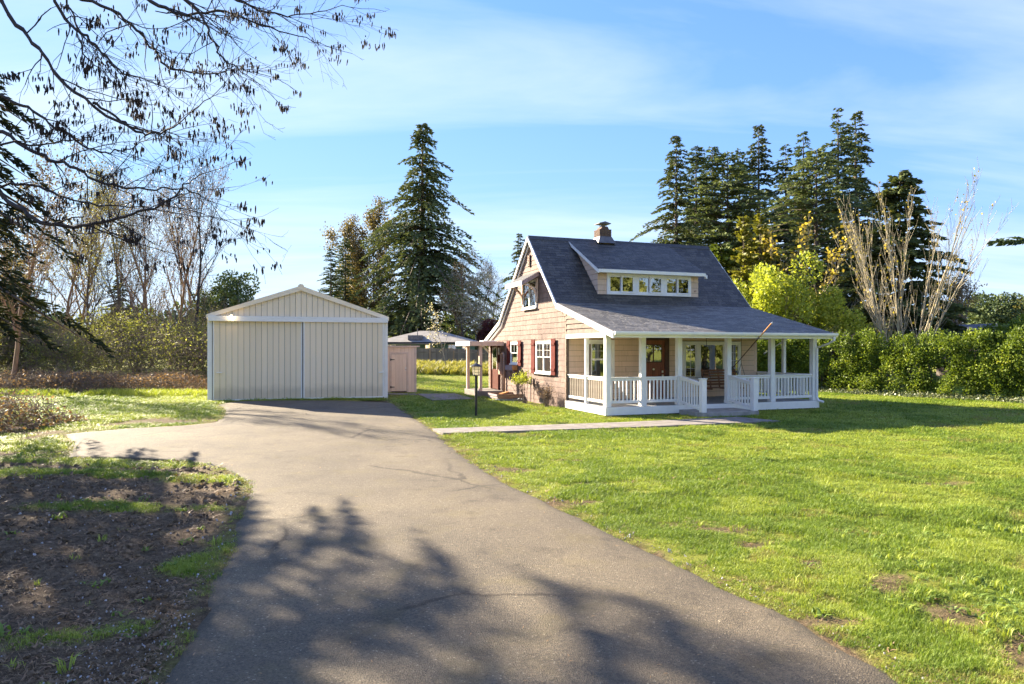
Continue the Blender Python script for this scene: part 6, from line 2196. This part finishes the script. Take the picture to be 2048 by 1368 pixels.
# ------------------------------------------------------------------ grass (uncountable)
def clump_mesh(name, seed, nb, rad, h, w, mat, lean=.5, flat=0):
    r = np.random.default_rng(seed)
    a = r.random(nb) * 6.28; q = np.sqrt(r.random(nb)) * rad
    P = np.stack([np.cos(a) * q, np.sin(a) * q, np.full(nb, -.008)], 1)
    az = r.random(nb) * 6.28; hh = h * r.uniform(.5, 1.2, nb); ln = lean * r.uniform(.3, 1.3, nb)
    dirh = np.stack([np.cos(az), np.sin(az), np.zeros(nb)], 1); side = np.stack([-np.sin(az), np.cos(az), np.zeros(nb)], 1)
    Z = np.array([[0, 0, 1.]])
    b0 = P - side * w / 2; b1 = P + side * w / 2
    mid = P + Z * (hh * .6)[:, None] + dirh * (hh * ln * .35)[:, None]
    m0 = mid - side * w * .42; m1 = mid + side * w * .42
    tip = P + Z * (hh * (1 - .25 * ln))[:, None] + dirh * (hh * ln)[:, None]
    V = np.stack([b0, b1, m1, m0, tip], 1).reshape(-1, 3)
    k = np.arange(nb) * 5
    F = np.concatenate([np.stack([k, k + 1, k + 2], 1), np.stack([k, k + 2, k + 3], 1), np.stack([k + 3, k + 2, k + 4], 1)])
    var = np.repeat(r.random(nb), 5) * .8 + np.tile([0, 0, .1, .1, .2], nb)
    me = fast_mesh(name, V, F, var)
    me.materials.append(mat)
    return me


def scatter(name, label, cat, P, rot, scl, meshes, idx, seedvar=None):
    """one 'stuff' object: a point cloud mesh whose points carry copies of a clump"""
    me = bpy.data.meshes.new(name + '_points')
    me.vertices.add(len(P)); me.vertices.foreach_set('co', np.ascontiguousarray(P, dtype=np.float32).ravel())
    a = me.attributes.new('rot', 'FLOAT_VECTOR', 'POINT'); a.data.foreach_set('vector', np.ascontiguousarray(rot, dtype=np.float32).ravel())
    a = me.attributes.new('scl', 'FLOAT_VECTOR', 'POINT'); a.data.foreach_set('vector', np.ascontiguousarray(scl, dtype=np.float32).ravel())
    a = me.attributes.new('pick', 'INT', 'POINT'); a.data.foreach_set('value', np.ascontiguousarray(idx, dtype=np.int32))
    o = link(name, me, meshes[0].materials[0])
    tag(o, label, cat, kind='stuff')
    ng = bpy.data.node_groups.new(name + '_nodes', 'GeometryNodeTree')
    ng.interface.new_socket('Geometry', in_out='INPUT', socket_type='NodeSocketGeometry')
    ng.interface.new_socket('Geometry', in_out='OUTPUT', socket_type='NodeSocketGeometry')
    gi = ng.nodes.new('NodeGroupInput'); go = ng.nodes.new('NodeGroupOutput')
    join = ng.nodes.new('GeometryNodeJoinGeometry')
    for k, cm in enumerate(meshes):
        src = bpy.data.objects.new(cm.name, cm)
        oi = ng.nodes.new('GeometryNodeObjectInfo'); oi.inputs['Object'].default_value = src
        oi.inputs['As Instance'].default_value = True
        iop = ng.nodes.new('GeometryNodeInstanceOnPoints')
        ar = ng.nodes.new('GeometryNodeInputNamedAttribute'); ar.data_type = 'FLOAT_VECTOR'; ar.inputs['Name'].default_value = 'rot'
        as_ = ng.nodes.new('GeometryNodeInputNamedAttribute'); as_.data_type = 'FLOAT_VECTOR'; as_.inputs['Name'].default_value = 'scl'
        ap = ng.nodes.new('GeometryNodeInputNamedAttribute'); ap.data_type = 'INT'; ap.inputs['Name'].default_value = 'pick'
        cmp_ = ng.nodes.new('FunctionNodeCompare'); cmp_.data_type = 'INT'; cmp_.operation = 'EQUAL'; cmp_.inputs[3].default_value = k
        ng.links.new(ap.outputs[0], cmp_.inputs[2])
        e2r = ng.nodes.new('FunctionNodeEulerToRotation')
        ng.links.new(ar.outputs[0], e2r.inputs[0])
        ng.links.new(gi.outputs[0], iop.inputs['Points'])
        ng.links.new(cmp_.outputs[0], iop.inputs['Selection'])
        ng.links.new(oi.outputs['Geometry'], iop.inputs['Instance'])
        ng.links.new(e2r.outputs[0], iop.inputs['Rotation'])
        ng.links.new(as_.outputs[0], iop.inputs['Scale'])
        ng.links.new(iop.outputs[0], join.inputs[0])
    ng.links.new(join.outputs[0], go.inputs[0])
    md = o.modifiers.new('scatter', 'NODES'); md.node_group = ng
    return o


def polar(n, r0, r1, a0, a1, r):
    rad = r0 * (r1 / r0) ** r.random(n); a = R(a0) + (R(a1) - R(a0)) * r.random(n)
    return rad * np.sin(a), rad * np.cos(a), rad


rg = np.random.default_rng(77)
X, Yg, rad = polar(330000, 3.0, 46, -58, 58, rg)
hu, ht = to_house(X, Yg); gu, gv = to_gar(X, Yg)
keep = ~in_drive(X, Yg, -.04) & ~in_path(X, Yg)
keep &= ~((hu > -.02) & (hu < DW + .02) & (ht > -.02) & (ht < 11.5)) & ~((hu > 2.5) & (hu < 4.55) & (ht > -1.25) & (ht < 0)) & ~((hu > -1.15) & (hu < .1) & (ht > 9.1) & (ht < 11.4))
keep &= ~((gu > -.05) & (gu < GW + 1.75) & (gv > -.05) & (gv < GDp)) | ((gu > GW + .05) & (gv < 3.2) & (gv > -.5))
keep &= ~((gu > GW - .05) & (gu < GW + 1.7) & (gv > 3.2) & (gv < 4.7))
keep &= ~((X < -13) & (Yg > 28.5)) & (Yg > 2.5)
g = grassy(X, Yg)
keep &= rg.random(len(X)) < np.clip(g * 1.25 - .12, 0, 1)
thin = fbm(X * 1.7 + 3, Yg * 2.2 + 8, 83)
keep &= rg.random(len(X)) < np.clip(1.15 - 2.6 * np.clip(thin - .56, 0, 1) * 2, .15, 1)
edge = smooth01((np.minimum(np.abs(X - xr(Yg)), np.abs(X - xl(Yg)))) / .35)
keep &= rg.random(len(X)) < .35 + .65 * edge
X, Yg, rad, g, edge = X[keep], Yg[keep], rad[keep], g[keep], edge[keep]
n = len(X)
hu, ht = to_house(X, Yg)
nd = np.clip(np.minimum(np.abs(X - xl(Yg)), np.abs(X - xr(Yg))) / .6, 0, 1) * np.clip(np.maximum(np.maximum(-hu, hu - 8.0), np.maximum(-1.3 - ht, ht - 11.6)) / .8, 0, 1)
P = np.stack([X, Yg, gz(X, Yg) + relief(X, Yg) * nd], 1)
Xn = np.clip(rad / 7.5, .8, 4.2)
lush = fbm(X * .9, Yg * .9, 44)
hsc = (.35 + 1.3 * fbm(X * 3.1, Yg * 3.1, 45)) * (.6 + .6 * lush) * (.55 + .45 * g) * (.65 + .35 * edge) * np.clip(.85 + rad / 40, .85, 1.5) * rg.uniform(.7, 1.25, n)
scl = np.stack([Xn, Xn, hsc], 1)
rot = np.stack([rg.normal(0, .1, n), rg.normal(0, .1, n), rg.random(n) * 6.28], 1)
cm = [clump_mesh('turf_a', 1, 24, .055, .050, .0036, M['grass'], .7), clump_mesh('turf_b', 2, 20, .055, .058, .004, M['lushgrass'], .9), clump_mesh('turf_c', 3, 24, .06, .042, .0036, M['grass'], .8), clump_mesh('turf_d', 4, 18, .06, .034, .0036, M['drygrass'], 1.1)]
patch = fbm(X * .5 + 9, Yg * .5, 91)
pick = np.where(patch > .56, 1, np.where(patch > .44, 0, 2))
pick = np.where(rg.random(n) < .35, rg.integers(0, 3, n), pick)
dryn = fbm(X * .8 + 31, Yg * 1.2, 57) + .25 * (fbm(X * 4, Yg * 4, 58) - .5)
pick = np.where((dryn > .68) & (rg.random(n) < .75), 3, pick)
pick = np.where((edge < .6) & (rg.random(n) < .5), 3, pick)
scatter('lawn_grass', 'short sunlit lawn grass around the house and drive', 'grass', P, rot, scl, cm, pick)

# long grass mound behind, tufts along the brush and garage
n = 16000
X = rg.uniform(-15, 8, n); Yg = rg.uniform(40, 60, n)
m_ = np.abs(Yg - 50 - 3 * (fbm(X * .2, X * 0, 3) - .5)) < 8 * fbm(X * .3, Yg * .3, 12) + 1.5
X, Yg = X[m_], Yg[m_]; n = len(X)
tall = [clump_mesh('tall_a', 5, 16, .16, .38, .018, M['tallgrass'], .6), clump_mesh('tall_b', 6, 16, .18, .30, .018, M['tallgrass'], .9)]
s_ = rg.uniform(.6, 1.5, n) * (.5 + fbm(X * .5, Yg * .5, 8))
scatter('long_grass', 'rough long grass mound in the back yard', 'grass', np.stack([X, Yg, gz(X, Yg)], 1), np.stack([np.zeros(n), np.zeros(n), rg.random(n) * 6.28], 1), np.stack([s_ * 1.4, s_ * 1.4, s_], 1), tall, rg.integers(0, 2, n))
n = 2600
X = rg.uniform(-24, -11.5, n); Yg = 27.7 + rg.normal(0, .55, n) + 1.2 * (fbm(X * .4, X * 0, 4) - .5)
m_ = ~((to_gar(X, Yg)[0] > -.1)) & (fbm(X * .8, Yg * .8, 19) > .47)
X, Yg = X[m_], Yg[m_]; n = len(X); s_ = rg.uniform(.35, .9, n)
scatter('verge_grass', 'bright tufts of grass along the foot of the dead brush', 'grass', np.stack([X, Yg, gz(X, Yg)], 1), np.stack([np.zeros(n), np.zeros(n), rg.random(n) * 6.28], 1), np.stack([s_ * 1.1, s_ * 1.1, s_], 1),
        [clump_mesh('verge_a', 7, 18, .14, .34, .016, M['grass'], .6)], np.zeros(n, int))

# weeds and longer tufts among the turf and on the bare earth
X, Yg, rad = polar(9000, 3.3, 16, -50, 50, rg)
g = grassy(X, Yg)
ln_ = fbm(X * 1.1 + 5, Yg * 1.1, 66)
keep = ~in_drive(X, Yg, .05) & ~in_path(X, Yg) & (((g > .5) & (ln_ > .60)) | ((g < .4) & (rg.random(len(X)) < .05))) & (to_house(X, Yg)[1] < -.1)
X, Yg, rad = X[keep], Yg[keep], rad[keep]; n = len(X)
s_ = rg.uniform(.6, 1.3, n)
scatter('lawn_tufts', 'longer darker tufts and weeds in the lawn and on the bare earth', 'grass', np.stack([X, Yg, gz(X, Yg)], 1), np.stack([np.zeros(n), np.zeros(n), rg.random(n) * 6.28], 1), np.stack([s_, s_, s_], 1),
        [clump_mesh('tuft_a', 8, 16, .05, .11, .007, M['grass'], .8), clump_mesh('tuft_b', 9, 12, .06, .07, .018, M['weed'], 1.3)], rg.integers(0, 2, n))
# dead straw, leaf litter and pebbles on bare earth and along the drive edges
X, Yg, rad = polar(26000, 3.2, 20, -52, 48, rg)
g = grassy(X, Yg)
de = np.minimum(np.abs(X - xr(Yg)), np.abs(X - xl(Yg)))
keep = ~in_drive(X, Yg, .03) & ~in_path(X, Yg) & ((rg.random(len(X)) < (1 - g) * .7) | ((de < .3) & (rg.random(len(X)) < .55))) & (to_house(X, Yg)[1] < -.1)
X, Yg, rad = X[keep], Yg[keep], rad[keep]; n = len(X)
s_ = rg.uniform(.5, 1.2, n) * np.clip(rad / 8, .8, 1.6)
scatter('leaf_litter', 'dead straw and leaf litter on the bare earth', 'litter', np.stack([X, Yg, gz(X, Yg) + relief(X, Yg) + .012], 1), np.stack([rg.normal(0, .2, n), rg.normal(0, .2, n), rg.random(n) * 6.28], 1), np.stack([s_, s_, s_ * .6], 1),
        [clump_mesh('straw_a', 10, 9, .06, .035, .004, M['straw'], 3.0), clump_mesh('straw_b', 12, 5, .07, .025, .012, M['brown'], 3.0)], rg.integers(0, 2, n))


def pebble_mesh(name, seed):
    r = np.random.default_rng(seed)
    v = np.array([(1, 0, 0), (-1, 0, 0), (0, 1, 0), (0, -1, 0), (0, 0, .7), (0, 0, -.5), (.7, .7, .2), (-.7, .7, .1), (.7, -.7, .15), (-.7, -.7, .2)]) * (1 + r.normal(0, .15, (10, 1))) * .012
    import bmesh
    bm = bmesh.new()
    for p in v: bm.verts.new(p)
    bmesh.ops.convex_hull(bm, input=bm.verts)
    me = bpy.data.meshes.new(name); bm.to_mesh(me); bm.free(); me.materials.append(M['stone'])
    return me


X, Yg, rad = polar(16000, 3.2, 13, -52, 40, rg)
de = np.minimum(np.abs(X - xr(Yg)), np.abs(X - xl(Yg)))
keep = ((X < xl(Yg)) & (rg.random(len(X)) < (1 - grassy(X, Yg)) * .08)) | (~in_drive(X, Yg, 0) & (de < .25) & (rg.random(len(X)) < .5)) | ((X < xl(Yg)) & (de < .75) & (Yg < 5.2) & (rg.random(len(X)) < .8))
X, Yg, rad = X[keep], Yg[keep], rad[keep]; n = len(X); s_ = rg.uniform(.35, 1.0, n) * np.clip(rad / 6, .8, 1.6)
scatter('gravel', 'small grey pebbles along the drive edge and in the earth', 'gravel', np.stack([X, Yg, gz(X, Yg) + relief(X, Yg) * .7 + .012], 1), rg.random((n, 3)) * 6, np.stack([s_, s_, s_], 1), [pebble_mesh('pebble_a', 1), pebble_mesh('pebble_b', 2)], rg.integers(0, 2, n))

# clods of earth on the bare ground
cl_ = [pebble_mesh('clod_a', 11), pebble_mesh('clod_b', 12)]
for c_ in cl_:
    c_.materials.clear(); c_.materials.append(M['clod'])
X, Yg, rad = polar(26000, 3.3, 14, -55, 20, rg)
keep = (X < xl(Yg) - .1) & (rg.random(len(X)) < (1 - grassy(X, Yg)) * .6)
X, Yg, rad = X[keep], Yg[keep], rad[keep]; n = len(X); s_ = rg.uniform(.4, 1.0, n) ** 2 * 2.6 * np.clip(rad / 7, .8, 1.5)
scatter('earth_clods', 'crumbly brown clods on the bare earth beside the drive', 'earth', np.stack([X, Yg, gz(X, Yg) + relief(X, Yg) + .004], 1), rg.random((n, 3)) * 6, np.stack([s_, s_, s_ * .8], 1), cl_, rg.integers(0, 2, n))
# leaves, needles and twigs blown onto the drive
X, Yg, rad = polar(15000, 3.4, 24, -45, 40, rg)
de = np.minimum(np.abs(X - xr(Yg)), np.abs(X - xl(Yg)))
keep = in_drive(X, Yg, -.03) & (rg.random(len(X)) < .035 + .5 * np.exp(-de / .13) + .05 * (fbm(X * .8, Yg * .8, 15) > .58))
X, Yg, rad = X[keep], Yg[keep], rad[keep]; n = len(X); s_ = rg.uniform(.3, .9, n) * np.clip(rad / 8, .7, 1.4)
scatter('drive_litter', 'dead leaves and needles scattered on the driveway', 'litter', np.stack([X, Yg, gz(X, Yg) + .036], 1), np.stack([rg.normal(0, .1, n), rg.normal(0, .1, n), rg.random(n) * 6.28], 1), np.stack([s_, s_, s_ * .35], 1),
        [clump_mesh('needle_a', 21, 2, .05, .05, .003, M['straw'], 3.0), clump_mesh('leaf_a', 22, 1, .01, .03, .016, M['brown'], 3.0)], rg.integers(0, 2, n))
